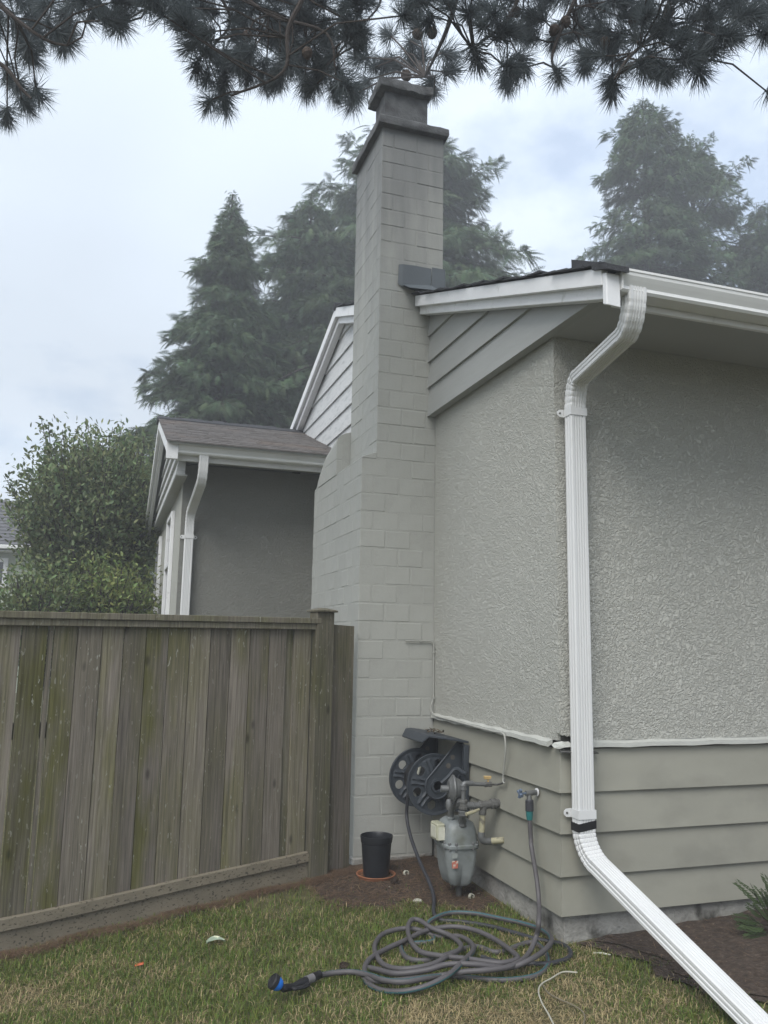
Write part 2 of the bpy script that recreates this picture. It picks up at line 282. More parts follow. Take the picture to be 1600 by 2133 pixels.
M = dict(
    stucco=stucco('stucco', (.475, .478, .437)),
    stucco_shaded=stucco('wing_stucco_shaded', (.225, .228, .208), .8),  # same stucco made darker, the wing front's shade put into the colour
    block=mat('painted_block', (.34, .345, .32), .6, .05, 9, bump=.25, bscale=70, spec=.25, objvar=.03, bdist=.004),
    mortar=mat('painted_mortar', (.33, .335, .31), .7, .06, 20, bump=.5, bscale=90, bdist=.004),
    cap=mat('backlit_cap', (.10, .104, .106), .85, .2, 12, bump=.7, bscale=60, col2=(.05,.05,.052), c2scale=9, c2lo=.45, c2hi=.7),  # cap and flue darkened too, the backlit chimney top put into their colour
    siding=mat('siding_paint', (.27, .267, .225), .5, .06, 3.5, bump=.14, bscale=10, stretch=(1,1,1.5), spec=.35, objvar=.04, col2=(.215, .212, .18), c2scale=3.2, c2lo=.52, c2hi=.8),
    gable=mat('gable_paint', (.305, .312, .298), .5, .05, 2.5, bump=.12, bscale=10, stretch=(1,1,8), spec=.35),
    gable_pale=mat('patchy_pale_siding', (.52, .53, .53), .55, .14, 16, bump=.3, bscale=24, stretch=(1,1,6), col2=(.36, .38, .38), c2scale=6, c2lo=.5, c2hi=.75, spec=.4),
    white=mat('white_paint', (.68, .69, .70), .45, .06, 5, bump=.15, bscale=30, col2=(.5,.51,.5), c2scale=14, c2lo=.62, c2hi=.75, spec=.4),
    alu=mat('gutter_enamel', (.66, .67, .66), .38, .04, 3, spec=.45),
    pipe=mat('downspout_enamel', (.61, .62, .62), .38, .07, 4, spec=.45, stretch=(1,1,.25), col2=(.47,.47,.44), c2scale=30, c2lo=.66, c2hi=.8),
    pipe_cut=mat('crimp_dark', (.12, .11, .14), .8),
    tape=mat('black_tape', (.012, .012, .013), .45),
    trim=mat('drip_trim', (.42, .43, .40), .55, .06, 12, bump=.3, bscale=50),
    soffit=mat('soffit_paint', (.36, .37, .36), .8, .05, 3),
    concrete=mat('concrete', (.27, .265, .245), .95, .3, 8, bump=1.0, bscale=45, bdet=8, col2=(.07, .068, .06), c2scale=7, c2lo=.56, c2hi=.7),
    shingle_dark=mat('shingle_edge', (.045, .047, .052), .9, .3, 30, bump=.6, bscale=120),
    shingle=mat('wing_shingle', (.128, .12, .116), .9, .3, 14, bump=.6, bscale=120, col2=(.165, .135, .118), c2scale=1.6, c2lo=.55, c2hi=.8),
    flash=mat('painted_flashing', (.10, .115, .125), .45, .1, 6, spec=.4),
    wood=fence_wood('fence_wood', (.180, .160, .134), (.122, .118, .048), 0),
    wood2=fence_wood('fence_frame_wood', (.165, .15, .118), (.118, .115, .06), 5),
    kick=speckled('kickboard_wood', (.185, .163, .122), (.075, .066, .05), 52, .58, .64, (1, 1, 1.6)),
    reel=mat('reel_plastic', (.036, .043, .052), .5, .1, 5, spec=.4),
    steel=mat('galvanised', (.14, .145, .145), .5, .2, 20, bump=.15, bscale=60, metal=.35, spec=.5),
    meter=mat('meter_enamel', (.205, .225, .225), .45, .18, 9, bump=.1, bscale=40, col2=(.13,.14,.12), c2scale=8, c2lo=.55, c2hi=.75, spec=.4),
    iron=mat('old_iron', (.10, .10, .095), .65, .25, 25, bump=.25, bscale=60),
    beige=mat('yellowed_paint', (.33, .31, .21), .6, .2, 18, col2=(.16,.15,.12), c2scale=14, c2lo=.58, c2hi=.66),
    brass=mat('brass_lever', (.50, .36, .17), .5, .1, 20),
    index=mat('index_cover', (.36, .36, .27), .35, .2, 20, spec=.5),
    dial=mat('dial_glass', (.55, .55, .46), .15, .1, 30, spec=.6),
    sticker=mat('meter_sticker', (.42, .13, .09), .5, .1, 30, col2=(.5,.42,.36), c2scale=60, c2lo=.48, c2hi=.55),
    sticker_pale=mat('pale_sticker', (.26, .28, .27), .5, .1, 30),
    hose=mat('hose_rubber', (.082, .077, .080), .5, .12, 10, spec=.35),
    hose_dark=mat('hose_dark', (.035, .036, .042), .5, .12, 10, spec=.35),
    stripe=mat('hose_stripe', (.028, .095, .105), .5, .4, 90, spec=.35),
    teal=mat('teal_grip', (.02, .13, .13), .5),
    rubber=mat('black_rubber', (.016, .016, .018), .5, .1, 20),
    grey_plastic=mat('grey_plastic', (.16, .155, .16), .45),
    blue=mat('blue_plastic', (.012, .16, .62), .25, .03, 10, spec=.5),
    pot=mat('black_pot', (.012, .013, .016), .4, .15, 20, spec=.4),
    terracotta=mat('terracotta', (.27, .115, .06), .8, .2, 30),
    cone=mat('cone_scale', (.06, .043, .033), .8, .3, 60),
    bark=mat('pine_bark', (.05, .042, .038), .95, .4, 14, bump=1, bscale=30),
    needle=mat('pine_needle', (.092, .112, .118), .6, .25, 4, trans=.4, objvar=.25),
    cedar=mat('cedar_frond', (.05, .07, .04), .7, .2, 1.5, trans=.35, tint=True),
    leaf=mat('broad_leaf', (.06, .09, .04), .55, .2, 1.5, trans=.35, tint=True),
    grass=mat('grass_blade', (.08, .09, .03), .7, .1, 4, trans=.3, tint=True),
    straw=mat('dead_needles', (.16, .09, .045), .85, .1, 4, tint=True),
    lawn=mat('lawn_soil', (.085, .082, .036), .95, .35, 12, bump=.8, bscale=60, col2=(.12, .105, .055), c2scale=3, c2lo=.45, c2hi=.65),
    soil=mat('bed_soil', (.062, .046, .036), .98, .5, 30, bump=1.0, bscale=70, bdet=8, bdist=.02, col2=(.11, .085, .065), c2scale=45, c2lo=.58, c2hi=.68),
    cable=mat('cable_sheath', (.32, .325, .30), .5, .05, 10),
    litter=mat('pale_litter', (.45, .45, .38), .7, .2, 50),
    leaf_pale=mat('variegated_leaf', (.26, .32, .24), .5, .25, 40, col2=(.6,.62,.45), c2scale=22, c2lo=.52, c2hi=.58),
    orange=mat('orange_scrap', (.55, .13, .06), .5),
    nroof=mat('far_shingle', (.11, .11, .12), .9, .2, 6),
    nwall=mat('far_siding', (.34, .38, .30), .7, .05, 2),
    glass=mat('window_glass', (.03, .035, .04), .08, .1, 1, spec=.6),
    dark=mat('dark_cavity', (.09, .085, .075), .9),
    bright=mat('pale_wire', (.38, .37, .31), .5),
)

def backlit_darkening(m):  # backlit look painted in: colour darkens towards the top of the stack
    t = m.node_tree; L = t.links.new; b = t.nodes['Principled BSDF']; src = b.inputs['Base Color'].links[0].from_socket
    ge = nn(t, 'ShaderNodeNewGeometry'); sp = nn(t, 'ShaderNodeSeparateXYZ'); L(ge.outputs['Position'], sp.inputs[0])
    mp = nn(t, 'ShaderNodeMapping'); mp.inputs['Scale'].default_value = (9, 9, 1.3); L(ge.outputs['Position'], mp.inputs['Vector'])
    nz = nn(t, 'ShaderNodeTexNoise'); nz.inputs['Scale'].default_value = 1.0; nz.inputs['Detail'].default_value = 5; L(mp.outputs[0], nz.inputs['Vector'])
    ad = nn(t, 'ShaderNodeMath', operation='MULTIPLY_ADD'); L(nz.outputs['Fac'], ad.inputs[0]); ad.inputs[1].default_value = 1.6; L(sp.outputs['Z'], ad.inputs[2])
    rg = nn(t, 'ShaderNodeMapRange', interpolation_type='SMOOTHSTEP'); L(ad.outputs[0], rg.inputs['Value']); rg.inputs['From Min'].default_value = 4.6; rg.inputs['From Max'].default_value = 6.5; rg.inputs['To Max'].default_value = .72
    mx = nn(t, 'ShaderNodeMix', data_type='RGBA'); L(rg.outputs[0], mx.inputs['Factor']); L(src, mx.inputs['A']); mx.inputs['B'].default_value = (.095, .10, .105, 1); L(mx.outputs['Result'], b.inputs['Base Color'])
backlit_darkening(M['block']); backlit_darkening(M['mortar'])

# ------------------------------------------------------------------ ground
def ground_sheet(name, xs, ys, dz, mat_, jitter=0.0, keep=None):
    V = []; idx = {}; F = []
    for i, x in enumerate(xs):
        for j, y in enumerate(ys):
            idx[i, j] = len(V); V.append((x, y, gz(x, y) + dz + random.uniform(-jitter, jitter)))
    for i in range(len(xs) - 1):
        for j in range(len(ys) - 1):
            if keep is None or keep((xs[i] + xs[i+1]) / 2, (ys[j] + ys[j+1]) / 2):
                F.append((idx[i,j], idx[i+1,j], idx[i+1,j+1], idx[i,j+1]))
    mb = MB(); mb.v = V; mb.f = F; mb.m = [0] * len(F)
    return mb.build(name, mat_, smooth=True)
xs = [-150, -60, -25, -10, -5] + list(np.arange(-3, 5.01, .1)) + [7, 10, 25, 60, 150]
ys = [-150, -60, -25, -10, -4] + list(np.arange(-1, 9.01, .1)) + [11, 14, 25, 60, 150]
g = ground_sheet('ground', xs, ys, 0, M['lawn'], 0.004); tag(g, kind='structure')
def bed_edge(y):      # x beyond which the planting bed starts
    return 2.40 + max(0, 3.86 - y) * .36 + .05 * math.sin(y * 9) + .03 * math.sin(y * 23 + 1)
def litter_zone(x, y):   # bare, needle covered strip under the chimney and the meter
    d = min(5.66 - y + 0 * x, 9) if x < 2.3 else 9
    return 1.35 < x < 2.32 and y > 4.62 + .55 * max(0, 2.1 - x) + .07 * math.sin(x * 11) + .04 * math.sin(x * 29) and y < 5.75
V = []; F = []; n_ = 0
mb = MB(); rows = np.arange(0.2, 3.97, .06)
for a, b in zip(rows[:-1], rows[1:]):
    for x0 in np.arange(0, 4.0, .1):
        e0, e1 = bed_edge(a) , bed_edge(b)
        q = [(e0 + x0, a), (e0 + x0 + .1, a), (e1 + x0 + .1, b), (e1 + x0, b)]
        mb.add([(x, y, gz(x, y) + .018 + .009 * math.sin(x * 21 + y * 13) * math.sin(y * 17 - x * 7) + (0.0 if x0 > .01 else -.004)) for x, y in q], [(0, 1, 2, 3)])
tag(mb.build('soil_bed', M['soil'], smooth=True), kind='structure')
mb = MB()
for x0 in np.arange(1.3, 2.33, .05):
    for y0 in np.arange(4.2, 5.75, .05):
        if litter_zone(x0 + .025, y0 + .025):
            mb.add([(x, y, gz(x, y) + .009 + .004 * math.sin(x * 31) * math.sin(y * 27)) for x, y in ((x0, y0), (x0 + .05, y0), (x0 + .05, y0 + .05), (x0, y0 + .05))], [(0, 1, 2, 3)])
tag(mb.build('bare_soil', M['soil'], smooth=True), kind='structure')

# ------------------------------------------------------------------ house
house = thing('house', (2.35, 4.0, 0), 'grey stucco house with lap siding base, painted block chimney and white gutters', 'house')
GX, EY = 2.324, 3.951
SL = .3625
def roofz(y): return 3.31 + SL * (y - 3.237)           # underside of shingles, main roof front slope
RID = 8.22
def mainroof(y): return roofz(y) if y <= RID else roofz(RID) - SL * (y - RID)
# wall cores
mb = MB(); mb.prism([(EY+.02, -.4), (12.6, -.4), (12.6, mainroof(12.6) - .1), (RID, mainroof(RID) - .1), (EY+.02, mainroof(EY) - .1)], 'x', GX + .012, 8.0)
mb.build('inner_wall', M['dark'], house)
# foundation
mb = MB(); mb.box(GX + .004, 8.02, EY + .006, EY + .018, -.4, .18); mb.build('foundation', M['concrete'], house)
mb = MB(); mb.box(GX + .004, GX + .0105, EY + .02, 5.9, -.4, .17); mb.build('foundation', M['concrete'], house)
# stucco panels (front one keeps the broken bite at its lower corner)
zt = 1.012
poly = [(2.312, 1.052), (2.325, 1.040), (2.342, 1.044), (2.356, 1.034), (2.372, 1.040), (2.39, 1.030), (2.402, 1.018), (2.43, zt), (8.0, zt), (8.0, 3.27), (2.312, 3.27)]
mb = MB(); mb.prism(poly, 'y', EY - .012, EY + .018); mb.build('stucco_wall', M['stucco'], house)
mb = MB(); mb.box(2.312, GX + .0105, EY + .019, 5.73, zt, 3.27); mb.build('stucco_wall', M['stucco'], house)
mb = MB(); mb.box(2.312, GX + .0105, 7.2, 8.9, .1, 3.27); mb.build('stucco_wall', M['stucco'], house)
# drip trim along the stucco foot
mb = MB(); pr = [(EY + .0, zt + .004), (EY - .034, zt - .012), (EY - .037, zt - .034), (EY - .030, zt - .037), (EY + .0, zt - .02)]
rings = []
for i in range(40):
    x = 2.44 + (8.0 - 2.44) * i / 39 if i else 2.40
    wv = .003 * math.sin(i * 2.3)
    rings.append([(x, y, z + wv) for y, z in pr])
mb.loft(rings); mb.build('drip_trim', M['trim'], house)
mb = MB(); pr = [(GX - .002, zt + .004), (GX - .036, zt - .010), (GX - .038, zt - .033), (GX - .032, zt - .037), (GX - .002, zt - .02)]
rings = []
for i in range(24):
    y = 5.72 + (EY + .06 - 5.72) * i / 23; wv = .003 * math.sin(i * 1.9); ex = .012 * max(0, i - 19) / 4
    rings.append([(x - ex, y, z + wv) for x, z in pr])
mb.loft(rings); mb.build('drip_trim', M['trim'], house)
mb = MB()   # torn corner piece
mb.loft([[(2.285, 3.98, .988), (2.278, 3.94, .978), (2.295, 3.915, .975), (2.31, 3.95, .998)], [(2.295, 3.97, 1.002), (2.295, 3.915, .990), (2.33, 3.908, .984), (2.33, 3.95, 1.010)], [(2.37, 3.95, 1.008), (2.37, 3.915, .99), (2.39, 3.912, .985), (2.38, 3.95, 1.0)]])
mb.build('drip_trim', M['trim'], house)
mb = MB(); mb.hexa([(2.30,3.90,.955),(2.52,3.898,.948),(2.52,3.93,.952),(2.30,3.93,.96),(2.30,3.895,.962),(2.52,3.893,.953),(2.52,3.93,.958),(2.30,3.93,.968)]); mb.build('torn_flashing', M['iron'], house)
# lap siding on the base
zl = [.968, .7496, .547, .334, .145]
def off(z0, z1, z): return .006 + .024 * (z1 - z) / (z1 - z0)
for i in range(4):
    z1, z0 = zl[i] + (.012 if i else 0.0), zl[i+1]
    for part in ('front', 'side'):
        a, b = off(z0, z1, z1), off(z0, z1, z0); sag = random.uniform(-.002, .002)
        mb = MB()
        if part == 'front':
            rg = []
            for k, x in enumerate([None, 2.6, 3.2, 4, 5, 8.0]):
                wob = .0015 * math.sin(k * 2 + i * 3)
                xa = GX - a if x is None else x; xb = GX - b if x is None else x; xi = GX + .003 if x is None else x
                rg.append([(xi, EY + .003, z1), (xa, EY - a, z1), (xb, EY - b + wob, z0 + sag), (xb + (.012 if x is None else 0), EY - b + .012, z0 + sag), (xi, EY + .003, z0 + .01)])
            mb.loft(rg)
        else:
            rg = []
            for k, y in enumerate([None, 4.3, 4.8, 5.3, 5.735]):
                wob = .0015 * math.sin(k * 2.7 + i * 2)
                ya = EY - a if y is None else y; yb = EY - b if y is None else y; yi = EY + .003 if y is None else y
                rg.append([(GX + .003, yi, z1), (GX - a, ya, z1), (GX - b + wob, yb, z0 + sag), (GX - b + .012, yb + (.012 if y is None else 0), z0 + sag), (GX + .003, yi, z0 + .01)])
            mb.loft(rg)
        mb.build('siding_board', M['siding'], house)
# gable siding, near half (grey) and far half (paler, patchy)
def gable_boards(x, zs, ylo, yhi, top, m, thick=.02, minh=.02):
    for i, z0 in enumerate(zs):
        z1 = zs[i+1] + .012 if i + 1 < len(zs) else z0 + .23
        pts = []
        ys_ = np.linspace(ylo, yhi, 60)
        ok = [y for y in ys_ if top(y) > z0 + minh]
        if len(ok) < 2: continue
        rg = []
        for y in ok:
            zt_ = min(z1, top(y)); hh = (zt_ - z0) / (z1 - z0)
            rg.append([(x + .06, y, z0), (x, y, z0), (x + thick * hh, y, zt_), (x + .06, y, zt_)])
        MB().loft(rg).build('gable_board', m, house)
rb = lambda y: 3.238 + SL * (y - 3.237)
zg = [3.253, 3.483, 3.69, 3.905, 4.12]
gable_boards(2.24, zg, 3.30, 5.735, lambda y: rb(y) - .03, M['gable'])
zf = [3.30 + .225 * k for k in range(9)]
gable_boards(2.24, zf, 6.46, 10.3, lambda y: (rb(y) if y < RID else rb(RID) - SL * (y - RID)) - .05, M['gable_pale'])
# gable soffit strip and eave soffit
mb = MB(); mb.box(2.245, 2.33, EY - .02, 5.73, 3.262, 3.275); mb.build('soffit', M['soffit'], house)
mb = MB(); mb.box(2.245, 8.0, 3.262, EY - .021, 3.262, 3.275); mb.build('soffit', M['soffit'], house)
# rakes
def rake(x0, x1, y0, y1, lo, hi, name, m, n=14, end=None):
    rg = []
    for y in np.linspace(y0, y1, n):
        rg.append([(x0, y, lo(y)), (x1, y, lo(y)), (x1, y, hi(y)), (x0, y, hi(y))])
    return MB().loft(rg).build(name, m, house, bevel=.003)
rake(2.126, 2.162, 3.165, 5.722, rb, lambda y: rb(y) + .088, 'rake_board', M['white'])
rake(2.166, 2.236, 3.172, 5.722, lambda y: rb(y) - .062, lambda y: rb(y) + .02, 'rake_trim', M['white'])
rbf = lambda y: rb(RID) - SL * abs(y - RID)
for (a, b) in ((6.5, RID), (RID + .0005, 10.6)):
    rake(2.126, 2.162, a, b, lambda y: rbf(y) - .02, lambda y: rbf(y) + .088, 'rake_board', M['white'])
    rake(2.166, 2.236, a, b, lambda y: rbf(y) - .09, lambda y: rbf(y) + .02, 'rake_trim', M['white'])
# eave fascia + end block
mb = MB(); mb.box(2.238, 8.0, 3.238, 3.262, 3.155, 3.30); mb.build('fascia', M['white'], house, bevel=.003)
mb = MB(); mb.hexa([(2.128,3.130,3.10),(2.205,3.130,3.095),(2.205,3.1645,3.115),(2.128,3.1645,3.115),(2.128,3.130,3.262),(2.205,3.130,3.262),(2.205,3.1645,3.274),(2.128,3.1645,3.274)]); mb.build('rake_end', M['white'], house, bevel=.004)
# gutter (K style) with hollow
def gutter(x0, x1, yf, zt_, h=.105, d=.125):
    prof = [(d, h), (d, 0), (.032, 0), (.022, .012), (.026, .03), (.012, .055), (.002, .075), (0, h - .012), (-.004, h - .012), (-.004, h), (.012, h), (.012, h - .012), (.014, .07), (.036, .03), (.034, .004), (d - .004, .004), (d - .004, h)]
    P = [(yf + a, zt_ - h + b) for a, b in prof]
    mb = MB(); mb.prism(P, 'x', x0, x1)
    mb.box(x0 - .002, x0 + .002, yf + .004, yf + d - .002, zt_ - h + .002, zt_ - .002)
    return mb.build('gutter', M['alu'], house)
gutter(2.208, 8.0, 3.108, 3.290)
# roof deck + shingles
for a, b in ((3.185, RID), (RID, 13.25)):
    s_ = 1 if b == RID else -1
    mb = MB(); mb.prism([(a, mainroof(a) + .003), (b, mainroof(b) + .003), (b, mainroof(b) + .022), (a, mainroof(a) + .022)], 'x', 2.140, 8.2); mb.build('roof_deck', M['shingle_dark'], house)
mb = MB(); y = 3.15
while y < RID - .1:
    for x0 in (2.108, 2.4):
        jx = random.uniform(-.014, .012) if x0 < 2.3 else 0; lift = random.choice([0, 0, 0, .004, .01, .016])
        x1 = 2.40 if x0 < 2.3 else 8.2
        za, zb_ = mainroof(max(y, 3.0)) + .024, mainroof(y + .17) + .024
        mb.hexa([(x0+jx, y, za + lift), (x1, y, za), (x1, y+.17, zb_), (x0+jx, y+.17, zb_), (x0+jx, y, za + lift + .012), (x1, y, za + .012), (x1, y+.17, zb_ + .005), (x0+jx, y+.17, zb_ + .005)])
    y += .143
tag(mb.build('shingles', M['shingle_dark'], house), kind='stuff')
mb = MB(); mb.hexa([(2.00+.12,3.15,3.30),(2.30,3.12,3.285),(2.30,3.42,3.41),(2.12,3.42,3.405),(2.12,3.16,3.325),(2.30,3.13,3.305),(2.30,3.42,3.455),(2.12,3.42,3.46)]); mb.build('lifted_shingle', M['shingle_dark'], house)
mb = MB(); mb.hexa([(2.108,3.095,3.262),(2.225,3.085,3.256),(2.225,3.22,3.31),(2.108,3.22,3.31),(2.108,3.095,3.29),(2.225,3.085,3.284),(2.225,3.22,3.335),(2.108,3.22,3.335)]); mb.build('lifted_shingle', M['shingle_dark'], house)
mb = MB(); mb.tube([(2.11, RID, mainroof(RID) + .03), (8.2, RID, mainroof(RID) + .03)], .05, 6); mb.build('ridge_cap', M['shingle_dark'], house)
# ---- chimney
chim = bpy.data.objects.new('chimney', None); COL.objects.link(chim); chim.parent = house; chim.location = Vector((1.716, 5.725, 0)) - house.location
CX, CY, LEDGE, H = 1.716, 5.725, 2.885, .1355
UX = 1.830; UXR, UYB = 2.37, 6.455
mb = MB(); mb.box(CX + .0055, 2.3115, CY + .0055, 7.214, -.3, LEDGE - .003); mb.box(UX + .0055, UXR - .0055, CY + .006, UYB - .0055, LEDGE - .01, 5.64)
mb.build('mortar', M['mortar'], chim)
bmesh_cache = {}
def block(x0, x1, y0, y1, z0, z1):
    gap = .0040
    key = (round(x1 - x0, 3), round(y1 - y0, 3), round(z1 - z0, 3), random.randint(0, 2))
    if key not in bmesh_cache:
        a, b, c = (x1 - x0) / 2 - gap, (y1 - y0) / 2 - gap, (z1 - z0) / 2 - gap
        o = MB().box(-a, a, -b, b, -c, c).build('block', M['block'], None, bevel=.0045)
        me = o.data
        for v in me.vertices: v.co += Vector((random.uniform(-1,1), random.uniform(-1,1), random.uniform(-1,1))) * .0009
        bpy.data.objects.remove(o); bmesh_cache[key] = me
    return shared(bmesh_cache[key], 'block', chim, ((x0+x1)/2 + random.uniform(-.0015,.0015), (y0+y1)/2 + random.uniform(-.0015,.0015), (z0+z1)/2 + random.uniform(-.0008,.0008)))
T_ = .1
def course(x0, x1, y0, y1, z0, z1, full, gface=True, right=True):
    c = .2
    if full:
        block(x0, x0 + c, y0, y0 + T_, z0, z1); xs_ = [x0 + c]; ys0 = y0 + T_
    else:
        block(x0, x0 + T_, y0, y0 + c, z0, z1); xs_ = [x0 + T_]; ys0 = y0 + c
    while xs_[-1] < x1 - .001:
        nx = xs_[-1] + c
        if nx > x1 - .055: nx = x1
        xs_.append(nx)
    for a, b in zip(xs_[:-1], xs_[1:]): block(a, b, y0, y0 + T_, z0, z1)
    if gface:
        yy = ys0
        while yy < y1 - .001:
            ny = yy + c
            if ny > y1 - .055: ny = y1
            block(x0, x0 + T_, yy, ny, z0, z1); yy = ny
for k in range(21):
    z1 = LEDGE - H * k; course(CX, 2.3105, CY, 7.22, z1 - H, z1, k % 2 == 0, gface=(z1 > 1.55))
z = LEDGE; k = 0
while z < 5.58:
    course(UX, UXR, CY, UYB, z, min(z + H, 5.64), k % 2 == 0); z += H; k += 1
# shoulder behind the stack, rounded
yc = [6.455, 6.64, 6.83, 6.99, 7.10, 7.16, 7.195, 7.215]; zc = [3.175, 3.135, 3.095, 3.01, 2.94, 2.86, 2.70, 2.35]
def sh(y): return float(np.interp(y, yc, zc))
rg = []
for y in np.linspace(6.460, 7.205, 24):
    zt_ = max(sh(y), LEDGE - .02); ring = [(CX + .006, y, LEDGE - .02), (2.31, y, LEDGE - .02), (2.31, y, zt_ + .10), (1.90, y, zt_ + .10)]
    for q in range(6):
        a = q / 5 * math.pi / 2; ring.append((1.90 - .184 * math.sin(a) , y, zt_ + .10 * math.cos(a) - .002 if q < 5 else max(LEDGE - .01, zt_ - .02)))
    rg.append(ring)
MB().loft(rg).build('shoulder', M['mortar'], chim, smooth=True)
for z0, st in ((LEDGE, 6.455), (LEDGE + H, 6.455)):
    y = st; first = .13 if z0 == LEDGE else .2
    while y < 7.17:
        ny = min(y + first, 7.19); first = .2
        top = [(yy, min(z0 + H, sh(yy))) for yy in np.linspace(y + .0035, ny - .0035, 5)]
        top = [t for t in top if t[1] > z0 + .012]
        if len(top) > 1:
            poly = [(top[0][0], z0 + .0035), (top[-1][0], z0 + .0035)] + [(a, b - .003) for a, b in reversed(top)]
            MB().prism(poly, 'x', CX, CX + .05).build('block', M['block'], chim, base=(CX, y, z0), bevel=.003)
        y = ny
# ledge wash, footing, caps
mb = MB(); mb.prism([(CX + .004, LEDGE - .002), (UX + .004, LEDGE - .002), (UX + .004, LEDGE + .05), (CX + .012, LEDGE + .012)], 'y', CY + .004, 6.452); mb.build('ledge', M['mortar'], chim, bevel=.003)
mb = MB(); mb.box(CX - .002, 2.311, CY - .004, 7.3, -.3, .035); mb.build('footing', M['concrete'], chim, bevel=.008)
def rough_slab(x0, x1, y0, y1, z0, z1, n=8, j=.006):
    mb = MB(); rg = []
    ring = [(x0 + (x1-x0)*i/n, y0) for i in range(n)] + [(x1, y0 + (y1-y0)*i/n) for i in range(n)] + [(x1 - (x1-x0)*i/n, y1) for i in range(n)] + [(x0, y1 - (y1-y0)*i/n) for i in range(n)]
    cx, cy = (x0+x1)/2, (y0+y1)/2
    for z_, s_ in ((z0, .985), (z0 + .012, 1), (z1 - .014, 1), (z1, .975)):
        rg.append([(cx + (x-cx)*s_ + random.uniform(-j, j), cy + (y-cy)*s_ + random.uniform(-j, j), z_ + random.uniform(-j, j) * .6) for x, y in ring])
    return mb.loft(rg)
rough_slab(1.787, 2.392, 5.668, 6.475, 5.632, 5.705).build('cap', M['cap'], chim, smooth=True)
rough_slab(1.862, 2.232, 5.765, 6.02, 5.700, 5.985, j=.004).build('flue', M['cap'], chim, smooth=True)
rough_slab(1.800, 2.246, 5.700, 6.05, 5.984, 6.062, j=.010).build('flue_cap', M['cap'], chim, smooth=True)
# saddle flashing where stack meets the roof
mb = MB(); y0 = CY - .012
mb.loft([[(2.02, y0, 4.285), (2.02, y0, 4.47)], [(2.12, y0, 4.262), (2.12, y0, 4.475)], [(2.26, y0, 4.30), (2.26, y0, 4.472)]], closed=False)
mb.loft([[(2.02, y0, 4.47), (2.02, y0, 4.285)], [(1.985, y0 + .006, 4.465), (1.98, y0 + .006, 4.30)]], closed=False)
mb.loft([[(2.02, y0, 4.30), (2.26, y0, 4.33)], [(2.04, y0 - .10, 4.235), (2.30, y0 - .10, 4.25)]], closed=False)
mb.build('saddle_flashing', M['flash'], chim)
mb = MB(); mb.loft([[(2.262, y0 - .006, 4.30), (2.262, y0 - .006, 4.482)], [(2.378, y0 - .004, 4.33), (2.378, y0 - .004, 4.482)], [(2.384, y0 + .12, 4.36), (2.384, y0 + .12, 4.50)]], closed=False); mb.build('saddle_flashing', M['flash'], chim)
# ---- wing
WSL = .36
def wr(y): return 3.743 + WSL * (y - 8.9)
WR = 10.25
def wroof(y): return wr(y) if y <= WR else wr(WR) - .375 * (y - WR)
WX, WY = .66, 8.75
mb = MB(); mb.prism([(WX + .02, WY + .02), (2.34, WY + .02), (2.34, 12.6), (WX + .02, 12.6)], 'z', -.5, 3.30); mb.build('wing_core', M['dark'], house)
mb = MB(); mb.box(WX, 2.311, WY, WY + .019, -.5, 3.36); mb.build('wing_wall', M['stucco_shaded'], house)
mb = MB(); mb.box(WX, WX + .019, WY + .0195, 12.6, -.5, 3.30); mb.build('wing_wall', M['stucco'], house)
mb = MB(); mb.box(WX - .012, WX - .0005, WY + .002, WY + .12, -.5, 3.28); mb.build('corner_band', M['stucco'], house, bevel=.004)
# windows on the wing's end wall
for y0, z0, z1, mid in ((9.72, .95, 3.00, 2.36), (12.05, .95, 2.98, 2.4)):
    fr = MB(); 
    for a, b, c, d in ((y0, y0+.06, z0, z1), (y0+.74, y0+.80, z0, z1), (y0+.06, y0+.74, z0, z0+.06), (y0+.06, y0+.74, z1-.06, z1), (y0+.06, y0+.74, mid, mid+.05)): fr.box(WX - .045, WX - .001, a, b, c, d)
    w_ = fr.build('window', M['white'], house, bevel=.004)
    MB().box(WX - .012, WX - .002, y0 + .06, y0 + .74, z0 + .06, mid).build('pane', M['glass'], w_)
    MB().box(WX - .012, WX - .002, y0 + .06, y0 + .74, mid + .05, z1 - .06).build('pane', M['glass'], w_)
mb = MB(); mb.prism([(8.02, wroof(8.02) - .02), (WR, wroof(WR) - .02), (13.1, wroof(13.1) - .02), (13.1, wroof(13.1)), (WR, wroof(WR)), (8.02, wroof(8.02))], 'x', .45, 2.32); mb.build('wing_roof', M['soffit'], house)
mb = MB(); n = 0; y = 8.0
while y < WR:
    x = .42 - random.uniform(0, .2)
    while x < 2.235:
        x2 = x + random.uniform(.12, .3); xa, xb = max(x, .42), min(x2, 2.235)
        if xb - xa > .01:
            lf = random.uniform(0, .006); za, zb_ = wr(y) + .003, wr(y + .14) + .003
            mb.hexa([(xa, y, za), (xb-.004, y, za), (xb-.004, y+.14, zb_), (xa, y+.14, zb_), (xa, y, za+.012+lf), (xb-.004, y, za+.012+lf), (xb-.004, y+.14, zb_+.006), (xa, y+.14, zb_+.006)])
        x = x2
    y += .125
tag(mb.build('shingles', M['shingle'], house), kind='stuff')
mb = MB()
for i in range(14):
    x = .41 + i * .135; j = random.uniform(0, .018)
    mb.prism([(WR-.13, wr(WR-.13)+.022), (WR, wr(WR)+.03+j), (WR+.13, wroof(WR+.13)+.022), (WR+.13, wroof(WR+.13)+.002), (WR-.13, wr(WR-.13)+.006)], 'x', x, min(x + .142, 2.25))
tag(mb.build('ridge_shingles', M['shingle_dark'], house), kind='stuff')
gutter(.545, 2.232, 8.06, 3.425, .10, .12)
mb = MB(); mb.box(.54, 2.232, 8.185, 8.21, 3.275, 3.42); mb.build('fascia', M['white'], house, bevel=.003)
